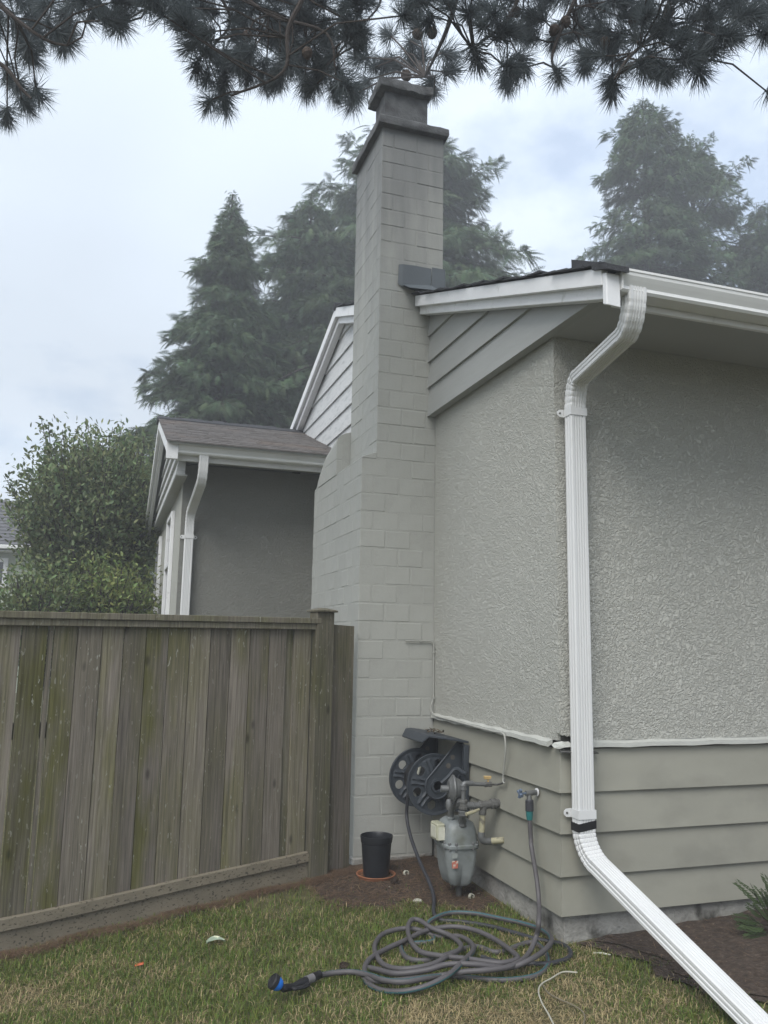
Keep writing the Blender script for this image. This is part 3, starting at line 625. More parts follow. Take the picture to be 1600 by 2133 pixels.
mb = MB(); mb.box(.60, 2.24, 8.211, WY - .001, 3.375, 3.39); mb.build('soffit', M['soffit'], house)
def wrake(x0, x1, a, b, lo, hi): return rake(x0, x1, a, b, lambda y: wroof(y) + lo, lambda y: wroof(y) + hi, 'rake_board', M['white'], 8)
for a, b in ((8.10, WR), (WR + .0005, 13.05)):
    wrake(.43, .465, a, b, -.13, -.003); wrake(.469, .52, a, b, -.185, -.02)
mb = MB(); mb.box(.428, .54, 8.06, 8.098, 3.26, 3.432); mb.build('rake_end', M['white'], house, bevel=.003)
for i in range(6):
    z0 = 3.16 + i * .17; ok = [y for y in np.linspace(8.36, 13.0, 50) if wroof(y) - .15 > z0 + .02]
    if len(ok) > 1:
        rg = [[(.64, y, z0), (.545, y, z0), (.575, y, min(z0 + .172, wroof(y) - .15)), (.64, y, min(z0 + .172, wroof(y) - .15))] for y in ok]
        MB().loft(rg).build('gable_board', M['gable_pale'], house)
mb = MB(); mb.box(.55, .66, 8.3, 12.9, 3.145, 3.159); mb.build('soffit', M['soffit'], house)
# ---- downspouts: ribbed rectangular profile swept along a path
def ribbed(wd, dp, n=4):
    pts = []
    f = wd * .5; d = dp * .5
    pts += [(-f + .006, -d), ]
    for i in range(n):
        a = -f + .018 + (wd - .036) * i / n; b = (wd - .036) / n
        pts += [(a + b * .15, -d), (a + b * .35, -d + .0045), (a + b * .65, -d + .0045), (a + b * .85, -d)]
    pts += [(f - .006, -d), (f, -d + .006)]
    for i in range(2):
        a = -d + .014 + (dp - .028) * i / 2; b = (dp - .028) / 2
        pts += [(f, a + b * .2), (f - .004, a + b * .4), (f - .004, a + b * .6), (f, a + b * .8)]
    pts += [(f, d - .006), (f - .006, d), (-f + .006, d), (-f, d - .006)]
    for i in range(2):
        a = d - .014 - (dp - .028) * i / 2; b = (dp - .028) / 2
        pts += [(-f, a - b * .2), (-f + .004, a - b * .4), (-f + .004, a - b * .6), (-f, a - b * .8)]
    pts += [(-f, -d + .006)]
    return pts
def sweep_pipe(path, prof, xdir=(1,0,0), name='pipe', mat_=None, parent=None, scales=None, crease=False):
    path = [Vector(p) for p in path]; X = Vector(xdir).normalized(); rg = []
    for i, p in enumerate(path):
        t = (path[min(i+1, len(path)-1)] - path[max(i-1, 0)]).normalized()
        x = (X - t * X.dot(t)).normalized(); y = x.cross(t) if t.z > 0 else t.cross(x)
        y = -y if y.y < 0 else y
        s_ = scales[i] if scales else 1
        rg.append([p + x * a * s_ + y * b * s_ for a, b in prof])
    if crease:      # narrow dark bands at the pinched rings
        mb = MB()
        for i in range(len(rg) - 1):
            A, B = rg[i], rg[i+1]; pin = scales[i] < .99
            if pin:
                C_ = [a + (b - a) * .16 for a, b in zip(A, B)]
                mb.loft([A, C_], cap=False, mi=1); mb.loft([C_, B], cap=False)
            else: mb.loft([A, B], cap=False)
        return mb.build(name, [M['pipe'], M['pipe_cut']], parent)
    return MB().loft(rg).build(name, mat_ or M['pipe'], parent)
def crimped(a, ta, b, tb, n=9, r=.5):   # curved, pleated elbow path
    a, b = Vector(a), Vector(b); ta, tb = Vector(ta).normalized(), Vector(tb).normalized(); L_ = (b - a).length; out = []; sc = []
    for i in range(n * 3 + 1):
        t = i / (n * 3); h = Vector(); 
        h = (2*t**3-3*t**2+1)*a + (t**3-2*t**2+t)*ta*L_*1.05 + (-2*t**3+3*t**2)*b + (t**3-t**2)*tb*L_*1.05
        out.append(h); sc.append(1.0 if i % 3 else .955)
    sc[0] = sc[-1] = 1.0
    return out, sc
PROF = ribbed(.098, .072)
def downspout(vx, vy, ztop, zbot, outlet, leg, straps, sc=1.0, drop=.10):
    root = bpy.data.objects.new('downspout', None); COL.objects.link(root); root.parent = house; root.location = Vector((vx, vy, zbot)) - house.location
    prof = [(a * sc, b * sc) for a, b in PROF]
    sweep_pipe([(vx, vy, zbot), (vx, vy, (zbot + ztop) / 2), (vx, vy, ztop)], prof, parent=root)
    # upper offset
    o = Vector(outlet); v = Vector((vx, vy, ztop)); d = (v - o); 
    e1 = o + Vector((0, 0, -drop * sc)); dirn = ((v + Vector((0,0,.16 * sc))) - e1).normalized()
    s1 = e1 + Vector((0,0,-.05*sc)) + dirn * .11 * sc; s2 = v + Vector((0,0,.17 * sc)) - dirn * .09 * sc
    p, s_ = crimped(o, (0,0,-1), s1, dirn, 5); p2 = [(x) for x in p]
    big = [(a * 1.03, b * 1.03) for a, b in prof]
    sweep_pipe([o + Vector((0,0,.03))] + p, big, parent=root, name='elbow', scales=[1] + s_)
    sweep_pipe([s1 - dirn * .02, s2 + dirn * .02], prof, parent=root, name='offset_pipe')
    p, s_ = crimped(s2, dirn, v + Vector((0,0,-.02)), (0,0,-1), 7)
    sweep_pipe(p, big, parent=root, name='elbow', scales=s_)
    for z_, tabs in straps:
        mb = MB(); hw, hd = .052 * sc, .040 * sc
        mb.loft([[(vx - hw, vy + hd, z_ + q), (vx - hw, vy - hd, z_ + q), (vx + hw, vy - hd, z_ + q), (vx + hw, vy + hd, z_ + q), (vx + hw - .003, vy + hd, z_ + q), (vx + hw - .003, vy - hd + .003, z_ + q), (vx - hw + .003, vy - hd + .003, z_ + q), (vx - hw + .003, vy + hd, z_ + q)] for q in (-.022 * sc, .022 * sc)])
        for t_ in tabs:
            mb.loft([[(vx + t_ * (hw + .001), vy + hd - .004 + e, z_ - .022*sc), (vx + t_ * (hw + .028), vy + hd - .004 + e, z_ - .020*sc), (vx + t_ * (hw + .040), vy + hd - .004 + e, z_ - .008*sc), (vx + t_ * (hw + .040), vy + hd - .004 + e, z_ + .008*sc), (vx + t_ * (hw + .028), vy + hd - .004 + e, z_ + .020*sc), (vx + t_ * (hw + .001), vy + hd - .004 + e, z_ + .022*sc)] for e in (0, .004)])
            mb.lathe([(.006, -.002), (.006, .003)], (vx + t_ * (hw + .024), vy + hd - .006, z_), (0, 1, 0), 8, mi=1)
        mb.build('strap', [M['pipe'], M['iron']], root)
    return root, prof, big
ds, prof, big = downspout(2.402, 3.868, 2.80, .60, (2.305, 3.165, 3.19), None, ((2.80, (-1,)), (.655, (-1,))))
# tape, boot elbow and the long leg down to the lawn
MB().loft([[(2.402 + a*1.06, 3.868 + b*1.06, z_ + .008 * a / .05) for a, b in [(-.049,-.036),(.049,-.036),(.049,.036),(-.049,.036)]] for z_ in (.578, .618)]).build('tape', M['tape'], ds)
legd = Vector((.10, -.93, -.365)).normalized(); a0 = Vector((2.402, 3.868, .585)); a1 = Vector((2.420, 3.768, .425))
p, s_ = crimped(a0, (0,0,-1), a1, legd, 8)
sweep_pipe([a0 + Vector((0,0,.01))] + p, big, parent=ds, name='elbow', scales=[1] + s_, crease=True)
sweep_pipe([a1 - legd * .03, a1 + legd * .5, a1 + legd * 1.13], prof, parent=ds, name='leg_pipe')
PP = Vector(a1 + legd * .95)
ws, wprof, wbig = downspout(.742, 8.70, 2.66, -.2, (.795, 8.125, 3.335), None, ((2.58, (-1, 1)),), .92, .20)

# ------------------------------------------------------------------ fence
FA = R(18); FD = Vector((math.cos(FA), math.sin(FA), 0)); FN = Vector((math.sin(FA), -math.cos(FA), 0))   # FN faces the lawn
FB = Vector((1.503, 5.618, 0))
def onf(px, py, o=0.0):
    d = ray(px, py); b = FB + FN * o; t = ((b - CC).dot(FN)) / d.dot(FN); return CC + d * t
def fs(px, py, o=0.0): return (onf(px, py, o) - FB).dot(FD)
fence = thing('fence', FB + Vector((0,0,gz(FB.x, FB.y))), 'weathered grey board fence with green algae beside the chimney', 'fence')
def fbox(mb, s0, s1, n0, n1, z0a, z0b, z1a, z1b):
    P = [FB + FD*s + FN*n for s, n in ((s0, n1), (s1, n1), (s1, n0), (s0, n0))]
    return mb.hexa([(P[0].x,P[0].y,z0a),(P[1].x,P[1].y,z0b),(P[2].x,P[2].y,z0b),(P[3].x,P[3].y,z0a),(P[0].x,P[0].y,z1a),(P[1].x,P[1].y,z1b),(P[2].x,P[2].y,z1b),(P[3].x,P[3].y,z1a)])
bx = [(-150,-104),(-100,-55),(-52,-3),(0,46),(48,101.5),(103,114),(115.5,164),(164.5,215),(215.5,260.5),(261.5,306.5),(307.5,353),(354,398),(399,441),(442,483),(484,523),(523.8,563.2),(564.2,599),(614.5,650)]
topz = lambda s: 1.625 + .013 * s
railz = lambda s: .145 + .055 * (s + .15) if s > -2.0 else .145 + .055 * -1.85   # top edge of the bottom rail
for i, (a, b) in enumerate(bx):
    # board edges are read at two heights so that each board keeps its own slight lean
    s0, s1 = fs(a, 1302), fs(b, 1302)
    e0, e1 = s0, s1
    mb = MB(); dn = random.uniform(-.004, .003); g = .0012
    if i in (3,): e1 -= .004
    if i in (4, 5): e1 -= .006; 
    P = []
    n0, n1 = -.020 + dn, -.002 + dn
    def q(s, n, z): p = FB + FD*s + FN*n; return (p.x, p.y, z)
    zb0, zb1 = railz(s0) - .02, railz(s1) - .02
    mb.hexa([q(e0+g,n1,zb0), q(e1-g,n1,zb1), q(e1-g,n0,zb1), q(e0+g,n0,zb0), q(s0+g,n1,topz(s0)), q(s1-g,n1,topz(s1)), q(s1-g,n0,topz(s1)), q(s0+g,n0,topz(s0))])
    mb.build('board', M['wood'], fence, base=FB + FD*s0, bevel=.0015)
sl_, sr_ = fs(-150, 1290), fs(661, 1290)
pL, pR = fs(655, 1500, .052), fs(691.5, 1500, .052)
mb = MB(); fbox(mb, sl_, sr_, -.055, .055, topz(sl_)+.012, topz(sr_)+.012, topz(sl_)+.05, topz(sr_)+.05); mb.build('cap_rail', M['wood2'], fence, bevel=.003)
mb = MB(); fbox(mb, sl_, sr_-.003, -.0005, .035, topz(sl_)-.028, topz(sr_)-.028, topz(sl_)+.0115, topz(sr_)+.0115); mb.build('top_rail', M['wood2'], fence, bevel=.003)
def long_piece(n0, n1, lo, hi, name, m, sa, sb, k=16, wob=0.0):
    rg = []
    for s in np.linspace(sa, sb, k):
        wv = wob * math.sin(s * 5)
        ps = [(FB + FD*s + FN*n) for n in (n0, n1)]
        rg.append([(ps[1].x, ps[1].y, lo(s)+wv), (ps[0].x, ps[0].y, lo(s)+wv), (ps[0].x, ps[0].y, hi(s)+wv), (ps[1].x, ps[1].y, hi(s)+wv)])
    return MB().loft(rg).build(name, m, fence, bevel=.003)
long_piece(-.001, .034, lambda s: railz(s) - .062, railz, 'bottom_rail', M['kick'], sl_, fs(647, 1790), wob=.002)
long_piece(-.022, .012, lambda s: railz(s) - .42, lambda s: railz(s) - .0625, 'kickboard', M['kick'], sl_, fs(643, 1800))
mb = MB(); fbox(mb, pL, pR, -.05, .052, -.3, -.3, 1.715, 1.715); mb.build('post', M['wood2'], fence, bevel=.004)
mb = MB(); c = FB + FD*(pL+pR)/2
def capring(h, z): return [(c + FD*h*a + FN*h*b)[:2] + (z,) for a, b in ((-1,-1),(1,-1),(1,1),(-1,1))]
hw = (pR - pL) / 2
mb.loft([capring(hw + .008, 1.7155), capring(hw + .012, 1.728), capring(hw*.3, 1.745)]); mb.build('post_cap', M['wood2'], fence, bevel=.002)
mb = MB(); fbox(mb, fs(686, 1500, -.012), fs(734, 1500, -.012), -.03, -.012, -.1, -.1, 1.635, 1.628); mb.build('board', M['wood'], fence, base=FB + FD*pR, bevel=.002)
mb = MB(); fbox(mb, fs(594, 1400), fs(625, 1400), -.06, -.026, .1, .1, topz(0), topz(0)); mb.build('back_rail', M['wood2'], fence)
mb = MB(); fbox(mb, sl_, sr_, -.062, -.0265, .95, .95, 1.04, 1.04); mb.build('back_rail', M['wood2'], fence)

# ------------------------------------------------------------------ hose reel on the gable wall
rc = Vector((2.112, 5.20, .600)); RY = 5.55; RR = .196
reel = thing('hose_reel', (2.30, 5.3, .4), 'dark slate plastic hose reel mounted on the siding beside the chimney', 'hose reel')
def disc(yc_, flip):
    mb = MB(); prof = [(.040, -.012), (.15, -.007), (RR - .012, -.008), (RR, -.012), (RR + .003, 0), (RR, .012), (RR - .012, .008), (.04, .008)]
    # ring with round holes: built as a triangulated annulus by spokes
    seg = 96; o = Vector((rc.x, yc_, rc.z - (.008 if flip else 0)))
    holes = [(.132, math.radians(20 + 60 * k), .030) for k in range(6)]
    def inside(r_, a):
        x, z_ = r_*math.cos(a), r_*math.sin(a)
        return any((x - hr*math.cos(ha))**2 + (z_ - hr*math.sin(ha))**2 < hq*hq for hr, ha, hq in holes)
    rad = [.035, .06, .08] + list(np.linspace(.096, .17, 14)) + [.178, .186, RR]
    bm_v = {}
    def P(i, j, s_):
        a = 2*math.pi*j/seg; r_ = rad[i]; 
        # pull vertices near a hole onto its rim
        x, z_ = r_*math.cos(a), r_*math.sin(a)
        for hr, ha, hq in holes:
            hx, hz = hr*math.cos(ha), hr*math.sin(ha); d = math.hypot(x-hx, z_-hz)
            if hq * .80 < d < hq * 1.22: x, z_ = hx + (x-hx)/d*hq, hz + (z_-hz)/d*hq
        rib = 0.0
        am = (math.degrees(a) - 50) % 60; am = min(am, 60 - am)
        if .05 < r_ < .165: rib = .010 * max(0, 1 - abs(am * math.pi/180 * r_ - .016) / .009)
        dish = .010 * (1 - r_ / RR)
        lip = .006 if r_ > .184 else 0
        return (o.x + x, o.y + s_ * (.004 + rib + dish + lip), o.z + z_)
    V = []; id_ = {}
    for s_ in (-1, 1):
        for i in range(len(rad)):
            for j in range(seg): id_[s_, i, j] = len(V); V.append(P(i, j, s_))
    Fs = []
    full = lambda i, j: not inside((rad[i]+rad[i+1])/2, 2*math.pi*(j+.5)/seg)
    for i in range(len(rad) - 1):
        for j in range(seg):
            k = (j+1) % seg
            if not full(i, j): continue
            for s_ in (-1, 1): Fs.append((id_[s_,i,j], id_[s_,i,k], id_[s_,i+1,k], id_[s_,i+1,j]))
            if i == 0 or not full(i-1, j): Fs.append((id_[-1,i,j], id_[-1,i,k], id_[1,i,k], id_[1,i,j]))
            if i == len(rad)-2 or not full(i+1, j): Fs.append((id_[-1,i+1,j], id_[-1,i+1,k], id_[1,i+1,k], id_[1,i+1,j]))
            if not full(i, (j-1) % seg): Fs.append((id_[-1,i,j], id_[-1,i+1,j], id_[1,i+1,j], id_[1,i,j]))
            if not full(i, k): Fs.append((id_[-1,i,k], id_[-1,i+1,k], id_[1,i+1,k], id_[1,i,k]))
    mb.add(V, Fs); return mb.build('reel_disc', M['reel'], reel, base=o, smooth=True, auto=50)
disc(rc.y, False); disc(RY, True)
MB().lathe([(.05, 0), (.05, RY - rc.y)], rc, (0, 1, 0), 20).build('drum', M['reel'], reel, smooth=True)
MB().lathe([(.10, .02), (.105, .03), (.105, RY - rc.y - .04), (.10, RY - rc.y - .03)], rc, (0, 1, 0), 20).build('wound_hose', M['rubber'], reel, smooth=True)
mb = MB(); mb.box(2.262, 2.297, 5.06, 5.70, .42, .455); mb.box(2.262, 2.297, 5.06, 5.10, .455, .86); mb.box(2.262, 2.297, 5.66, 5.70, .455, .86); mb.box(2.270, 2.297, 5.1005, 5.6595, .60, .66); mb.build('wall_bracket', M['reel'], reel, bevel=.004)
def arm(y, nm):   # rounded plate from the wall down to the hub, with holes
    hub = (rc.x - .005, rc.z); out = []
    top = [(2.29, .862), (2.25, .872)]
    a0 = math.atan2(.83 - hub[1], 2.24 - hub[0]) + math.pi/2
    for k in range(13):
        a = a0 + math.pi * k / 12; out.append((hub[0] + .082*math.cos(a), hub[1] + .082*math.sin(a)))
    low = [(2.235, .60), (2.262, .66), (2.29, .66)]
    mb = MB(); poly = top + out + low
    mb.prism(poly, 'y', y, y + .014)
    rim = [(a, b) for a, b in poly]
    mb2 = [(x, y - .003, z_) for x, z_ in rim] + [(rim[0][0], y - .003, rim[0][1])]
    mb.tube(mb2, .006, 5)
    ob = mb.build('side_arm', M['reel'], reel, bevel=0)
    for (x, z_, r_) in ((2.215, .775, .016), (2.185, .722, .017)):
        MB().lathe([(r_, -.002), (r_, .001)], (x, y - .001, z_), (0, 1, 0), 14).build('hole', M['dark'], ob)
    MB().lathe([(.045, .004), (.045, -.012), (.030, -.012), (.028, .0)], (hub[0], y, hub[1]), (0, 1, 0), 20).build('hub', M['reel'], ob, smooth=True, auto=40)
    return ob
arm(rc.y - .055, ''); arm(RY + .05, '')
mb = MB()   # sloping top cover with a turned down lip
mb.loft([[(2.292, 5.055, .872), (2.292, 5.71, .872), (2.292, 5.71, .886), (2.292, 5.055, .886)], [(2.13, 5.055, .898), (2.13, 5.71, .898), (2.13, 5.71, .912), (2.13, 5.055, .912)], [(2.07, 5.20, .898), (2.07, 5.66, .898), (2.07, 5.66, .912), (2.07, 5.20, .912)], [(2.035, 5.24, .855), (2.035, 5.62, .855), (2.028, 5.62, .866), (2.028, 5.24, .866)]])
mb.build('cover', M['reel'], reel, bevel=.003)
mb = MB(); mb.tube(spline([(rc.x+.01, rc.y-.085, rc.z+.02), (2.17, 5.11, .66), (2.21, 5.11, .70), (2.235, 5.09, .705), (2.25, 5.05, .69), (2.26, 5.02, .685)], 6), .012, 8); mb.build('crank', M['reel'], reel, smooth=True)
MB().tube([(2.02, 5.27, .655), (2.035, 5.265, .715)], .010, 8).build('hose_guide', M['litter'], reel, smooth=True)
# dry leaves caught on the cover
mb = MB()
for k in range(34):
    c = Vector((2.16 + random.gauss(0, .022), 5.36 + random.gauss(0, .05), .915 + random.uniform(0, .022))); a = random.uniform(0, 6.3); d = Vector((math.cos(a), math.sin(a), random.uniform(-.3, .6))) * random.uniform(.012, .03); n = Vector((-d.y, d.x, random.uniform(-.01, .01))) * .3
    mb.add([c - d, c + n, c + d, c - n], [(0, 1, 2), (0, 2, 3)])
o = mb.build('leaf_clump', mat('dry_leaf', (.10, .08, .055), .9, .5, 90), None, base=(2.16, 5.36, .913)); tag(o, 'small clump of dry brown leaves lying on the hose reel cover', 'leaves')

# ------------------------------------------------------------------ gas meter
gm = thing('gas_meter', (2.123, 4.814, gz(2.123, 4.814)), 'grey blue gas meter with pipes and regulator beside the hose reel', 'gas meter')
mx_, my_ = 2.100, 4.815
def sup(hx, hy, z_, n=24, e=4.0, lobe=0.0, ox=0, oy=0):
    r_ = []
    for k in range(n):
        a = 2*math.pi*k/n; ca, sa = math.cos(a), math.sin(a)
        x = math.copysign(abs(ca)**(2/e), ca) * hx; y = math.copysign(abs(sa)**(2/e), sa) * hy
        if lobe: x *= 1 - lobe * math.exp(-(y/(hy*.22))**2); y *= 1 - lobe * .9 * math.exp(-(x/(hx*.25))**2)
        r_.append((mx_ + ox + x, my_ + oy + y, z_))
    return r_
mb = MB(); mb.loft([sup(.050,.070,.085,lobe=.30), sup(.072,.098,.105,lobe=.34), sup(.088,.110,.16,lobe=.30), sup(.098,.118,.22,lobe=.22), sup(.102,.122,.285,lobe=.10), sup(.102,.122,.310)])
mb.build('lower_case', M['meter'], gm, smooth=True, auto=50)
mb = MB(); mb.loft([sup(.112,.132,.310), sup(.114,.134,.316), sup(.114,.134,.328), sup(.110,.130,.332)]); mb.build('flange', M['meter'], gm, smooth=True, auto=40)
mb = MB(); mb.loft([sup(.104,.124,.332), sup(.104,.122,.36), sup(.098,.116,.41), sup(.086,.102,.445), sup(.062,.08,.462), sup(.03,.04,.464)]); mb.build('upper_case', M['meter'], gm, smooth=True, auto=50)
for k in range(12):
    a = 2*math.pi*(k+.5)/12; x = mx_ + .106*math.copysign(abs(math.cos(a))**.5, math.cos(a)); y = my_ + .126*math.copysign(abs(math.sin(a))**.5, math.sin(a))
    MB().lathe([(.009,-.010),(.009,.030),(.006,.034)], (x, y, .312), (0,0,1), 6).build('bolt', M['steel'], gm)
ib = MB().box(mx_ - .150, mx_ - .095, my_ - .055, my_ + .055, .345, .445).build('index_box', M['index'], gm, bevel=.008)
MB().box(mx_ - .1535, mx_ - .1505, my_ - .040, my_ + .040, .360, .430).build('dial_plate', M['dial'], ib, bevel=.002)
MB().box(mx_ - .142, mx_ - .100, my_ - .0590, my_ - .0555, .352, .425).build('index_window', M['dial'], ib)
# stickers sit on the case side that faces the lawn
MB().hexa([(mx_-.080,my_-.1235,.205),(mx_-.045,my_-.128,.205),(mx_-.045,my_-.1255,.205),(mx_-.080,my_-.121,.205),(mx_-.082,my_-.1265,.248),(mx_-.045,my_-.1315,.248),(mx_-.045,my_-.129,.248),(mx_-.082,my_-.124,.248)]).build('sticker', M['sticker'], gm)
MB().hexa([(mx_-.080,my_-.1275,.262),(mx_-.05,my_-.131,.262),(mx_-.05,my_-.1285,.262),(mx_-.080,my_-.125,.262),(mx_-.080,my_-.129,.29),(mx_-.05,my_-.132,.29),(mx_-.05,my_-.1295,.29),(mx_-.080,my_-.1265,.29)]).build('sticker', M['sticker_pale'], gm)
PY = 4.64
def pt(px, py, y=PY): return ony(px, py, y)
def pipe(pts, r_, m='steel', name='pipe', per=6, smooth=True):
    P = spline(pts, per) if len(pts) > 2 else pts
    return MB().tube(P, r_, 10).build(name, M[m], gm, smooth=True)
def fitting(c, ax, r_, l, m='steel', seg=10, name='fitting'):
    c = Vector(c); a = Vector(ax).normalized()
    return MB().lathe([(r_*.86, -l), (r_, -l*.8), (r_, -l*.45), (r_*.88, -l*.4), (r_*.88, l*.4), (r_, l*.45), (r_, l*.8), (r_*.86, l)], c - a*0, a, seg).build(name, M[m], gm, smooth=True, auto=30)
pipe([(2.123, 4.83, -.06), (2.123, 4.83, .10)], .018, 'iron', 'riser')
# two unions on the meter head
u1, u2 = pt(939, 1708, 4.78), pt(963, 1714, 4.72)
fitting(u1, (0,0,1), .024, .018, 'meter', 8); fitting(u2, (0,0,1), .027, .022, 'steel', 8)
pipe([u1 + Vector((0,0,.0)), u1 + Vector((0,0,.035)), pt(944, 1683, 4.75), pt(956, 1675, 4.69), pt(966, 1672, 4.64)], .019, 'steel', 'elbow')
top = pt(965, 1640); mid = pt(965, 1676)
pipe([u2, mid], .020, 'steel'); fitting(pt(963, 1694), (0,0,1), .025, .016, 'steel', 6); fitting(mid, (0,0,1), .027, .030, 'iron')
pipe([mid, top], .015, 'steel'); fitting(top, (0,0,1), .021, .016, 'steel')
e1 = pt(971, 1632); ln = pt(1013, 1634)
pipe([top, pt(966, 1634), e1, pt(985, 1632)], .016, 'steel', 'elbow'); pipe([pt(982, 1633), ln], .012, 'steel')
fitting(ln + Vector((.012,0,0)), (1,0,0), .018, .022, 'iron', 6, 'valve')
lv = MB(); lv.lathe([(.006, 0), (.006, .026)], ln + Vector((.012,0,.012)), (0,0,1), 8); lv.hexa([tuple(ln + Vector(v)) for v in ((-.012,-.010,.030),(.028,-.010,.030),(.028,.008,.030),(-.012,.008,.030),(-.016,-.012,.050),(.032,-.010,.048),(.032,.010,.048),(-.016,.010,.050))])
lv.build('valve_lever', M['brass'], gm, bevel=.003)
pipe([ln + Vector((.03,0,0)), pt(1036, 1634), onx(1049, 1630, 2.28), onx(1051, 1622, 2.285)], .006, 'iron', 'tubing')
# horizontal run to the house with the shut-off valve
vt = pt(1006, 1677)
pipe([mid, pt(985, 1678), vt], .020, 'steel'); fitting(pt(984, 1678), (1,0,0), .023, .012, 'steel'); fitting(vt, (1,0,0), .026, .030, 'iron')
pipe([vt, onx(1040, 1673, 2.30)], .024, 'iron'); fitting(onx(1028, 1674, 2.262), (1,0,0), .031, .020, 'iron')
pipe([vt + Vector((0,0,-.01)), pt(1005, 1697)], .023, 'iron'); pipe([pt(1005, 1697), pt(1003, 1738)], .018, 'beige'); 
pipe([pt(1003, 1733), pt(1003, 1745), pt(1010, 1752), pt(1024, 1752)], .021, 'steel', 'elbow'); pipe([pt(1022, 1752), onx(1051, 1750, 2.305)], .0185, 'beige')
hl = MB(); hl.tube([pt(971, 1696, 4.56), pt(985, 1692, 4.57), pt(998, 1686, 4.60)], [.011, .010, .007], 8); hl.build('shutoff_handle', M['beige'], gm, smooth=True)
# regulator: a flat round diaphragm case on edge, with its stem
rgc = pt(944, 1643, 4.70); ax = Vector((.95, -.20, 0))
MB().lathe([(.012,-.030),(.05,-.028),(.068,-.012),(.080,-.006),(.082,0),(.080,.006),(.066,.014),(.055,.04),(.04,.055),(.012,.058)], rgc, ax, 28).build('regulator', M['steel'], gm, smooth=True, auto=30)
MB().lathe([(.020,-.075),(.020,-.03)], rgc, ax, 12).build('regulator_stem', M['steel'], gm, smooth=True)
MB().lathe([(.016,-.03),(.020,-.012),(.020,.012),(.014,.03)], rgc + Vector((-.035,-.02,-.085)), (0,0,1), 10).build('vent', M['steel'], gm, smooth=True)
pipe([rgc + ax*.03 + Vector((0,0,-.05)), mid + Vector((-.02,0,.0))], .022, 'steel')

# ------------------------------------------------------------------ tap, hoses
tap = thing('hose_tap', (2.30, 4.193, .71), 'small outdoor tap with a blue grey handle on the siding', 'tap')
tw = onx(1119, 1650, 2.300); tv = tw + Vector((-.075, -.01, -.002))
MB().lathe([(.022,0),(.022,.004),(.012,.006)], tw, (-1,0,0), 14).build('wall_flange', M['white'], tap, smooth=True, auto=30)
MB().tube([tw, tv + Vector((.02,0,0)), tv], [.013,.016,.015], 10).build('body', M['steel'], tap, smooth=True)
MB().tube([tv + Vector((.02,0,0)), tv + Vector((.018,-.004,-.035))], .014, 10).build('spout', M['steel'], tap, smooth=True)
hd = MB(); hc = tv + Vector((-.035,0,0)); hd.tube([tv, hc], .006, 8)
hd.lathe([(.006,-.008),(.012,-.006),(.012,.006),(.006,.008)], hc, (-1,0,0), 8)
for k in range(4):
    a = math.pi/2*k + .4; hd.tube([hc, hc + Vector((0, math.cos(a)*.024, math.sin(a)*.024))], [.008,.010], 6)
hd.build('handle', mat('tap_blue', (.10,.13,.18), .5), tap, smooth=True)
U = lambda u, v, h=.0: ong(700 + u / 2.963, 1700 + v / 2.963, .0135 + h)
gr = tv + Vector((.018,-.006,-.04))
h0 = [gr + Vector((0,-.002,-.095)), gr + Vector((.003,-.006,-.2))]
Lh = .0125
c1 = [onx(*p, x) for p, x in (((700+1208/2.963, 1700+200/2.963), 2.235), ((700+1240/2.963, 1700+400/2.963), 2.235), ((700+1253/2.963, 1700+540/2.963), 2.21))]
q1 = [(1252,650,.16),(1235,745,.085),(1180,860,.045),(1080,925,.05),(930,950,.05),(780,962,.045),(640,985,.03),(480,1003,.02),(330,1018,.022),(220,1010,.02),(176,955,.02),(205,885,.02),(300,825,.02),(430,765,.025),(560,705,.03),(720,682,.035),(860,705,.035),(980,760,.035),(1090,838,.04),(1120,880,.05)]
q2 = [(1030,905,.055),(940,900,.055),(800,880,.05),(640,862,.045),(520,835,.04),(460,765,.04),(444,690,.05),(468,640,.06),(520,645,.055),(590,690,.045),(700,735,.03),(765,785,.03),(762,825,.035),(690,865,.05),(590,915,.045),(430,943,.035),(310,925,.02),(252,865,.015),(240,795,.015),(290,728,.015),(400,695,.02),(500,700,.02)]
q3 = [(620,742,.005),(760,742,.01),(835,785,.02),(845,830,.03),(790,890,.065),(700,975,.06),(580,1040,.04),(440,1078,.02),(300,1078,.005),(210,1042,.002),(172,990,.005),(186,940,.01),(250,945,.02),(370,972,.035),(550,952,.05),(690,915,.065),(860,915,.065),(1060,935,.04),(1200,885,.06),(1300,815,.06),(1330,755,.05),(1270,700,.03),(1150,660,.02),(1000,628,.02),(850,600,.02),(700,598,.02),(590,640,.02),(560,690,.005)]
q4 = [(600,770,.002),(420,790,.002),(405,830,.004),(450,880,.01),(560,890,.012),(700,850,.004),(860,805,.002),(1000,840,.002),(1200,780,.002),(1290,840,.002),(1305,920,.002),(1230,985,.002),(1050,1012,.002),(880,1003,.002),(720,990,.01),(560,1000,.05),(420,1022,.055),(300,1012,.05),(200,980,.03),(100,962,.02),(0,966,.02),(-60,975,.022)]
path = h0 + c1 + [U(*q) for q in q1 + q2 + q3 + q4]
noz_start = U(-105, 985, .03)
path = spline(path + [noz_start], 9)
hose = thing('garden_hose', U(700, 850), 'long grey garden hose coiled on the grass with a blue nozzle', 'hose')
MB().tube(path, Lh, 12, stripe=(8,), twist=.006).build('hose_tube', [M['hose'], M['stripe']], hose, smooth=True)
MB().lathe([(.013,-.10),(.0165,-.095),(.0165,-.085),(.019,-.075),(.019,-.055),(.022,-.05),(.022,-.0),(.017,.005)], gr, (0,0,1), 16).build('tap_coupling', M['teal'], hose, smooth=True, auto=30)
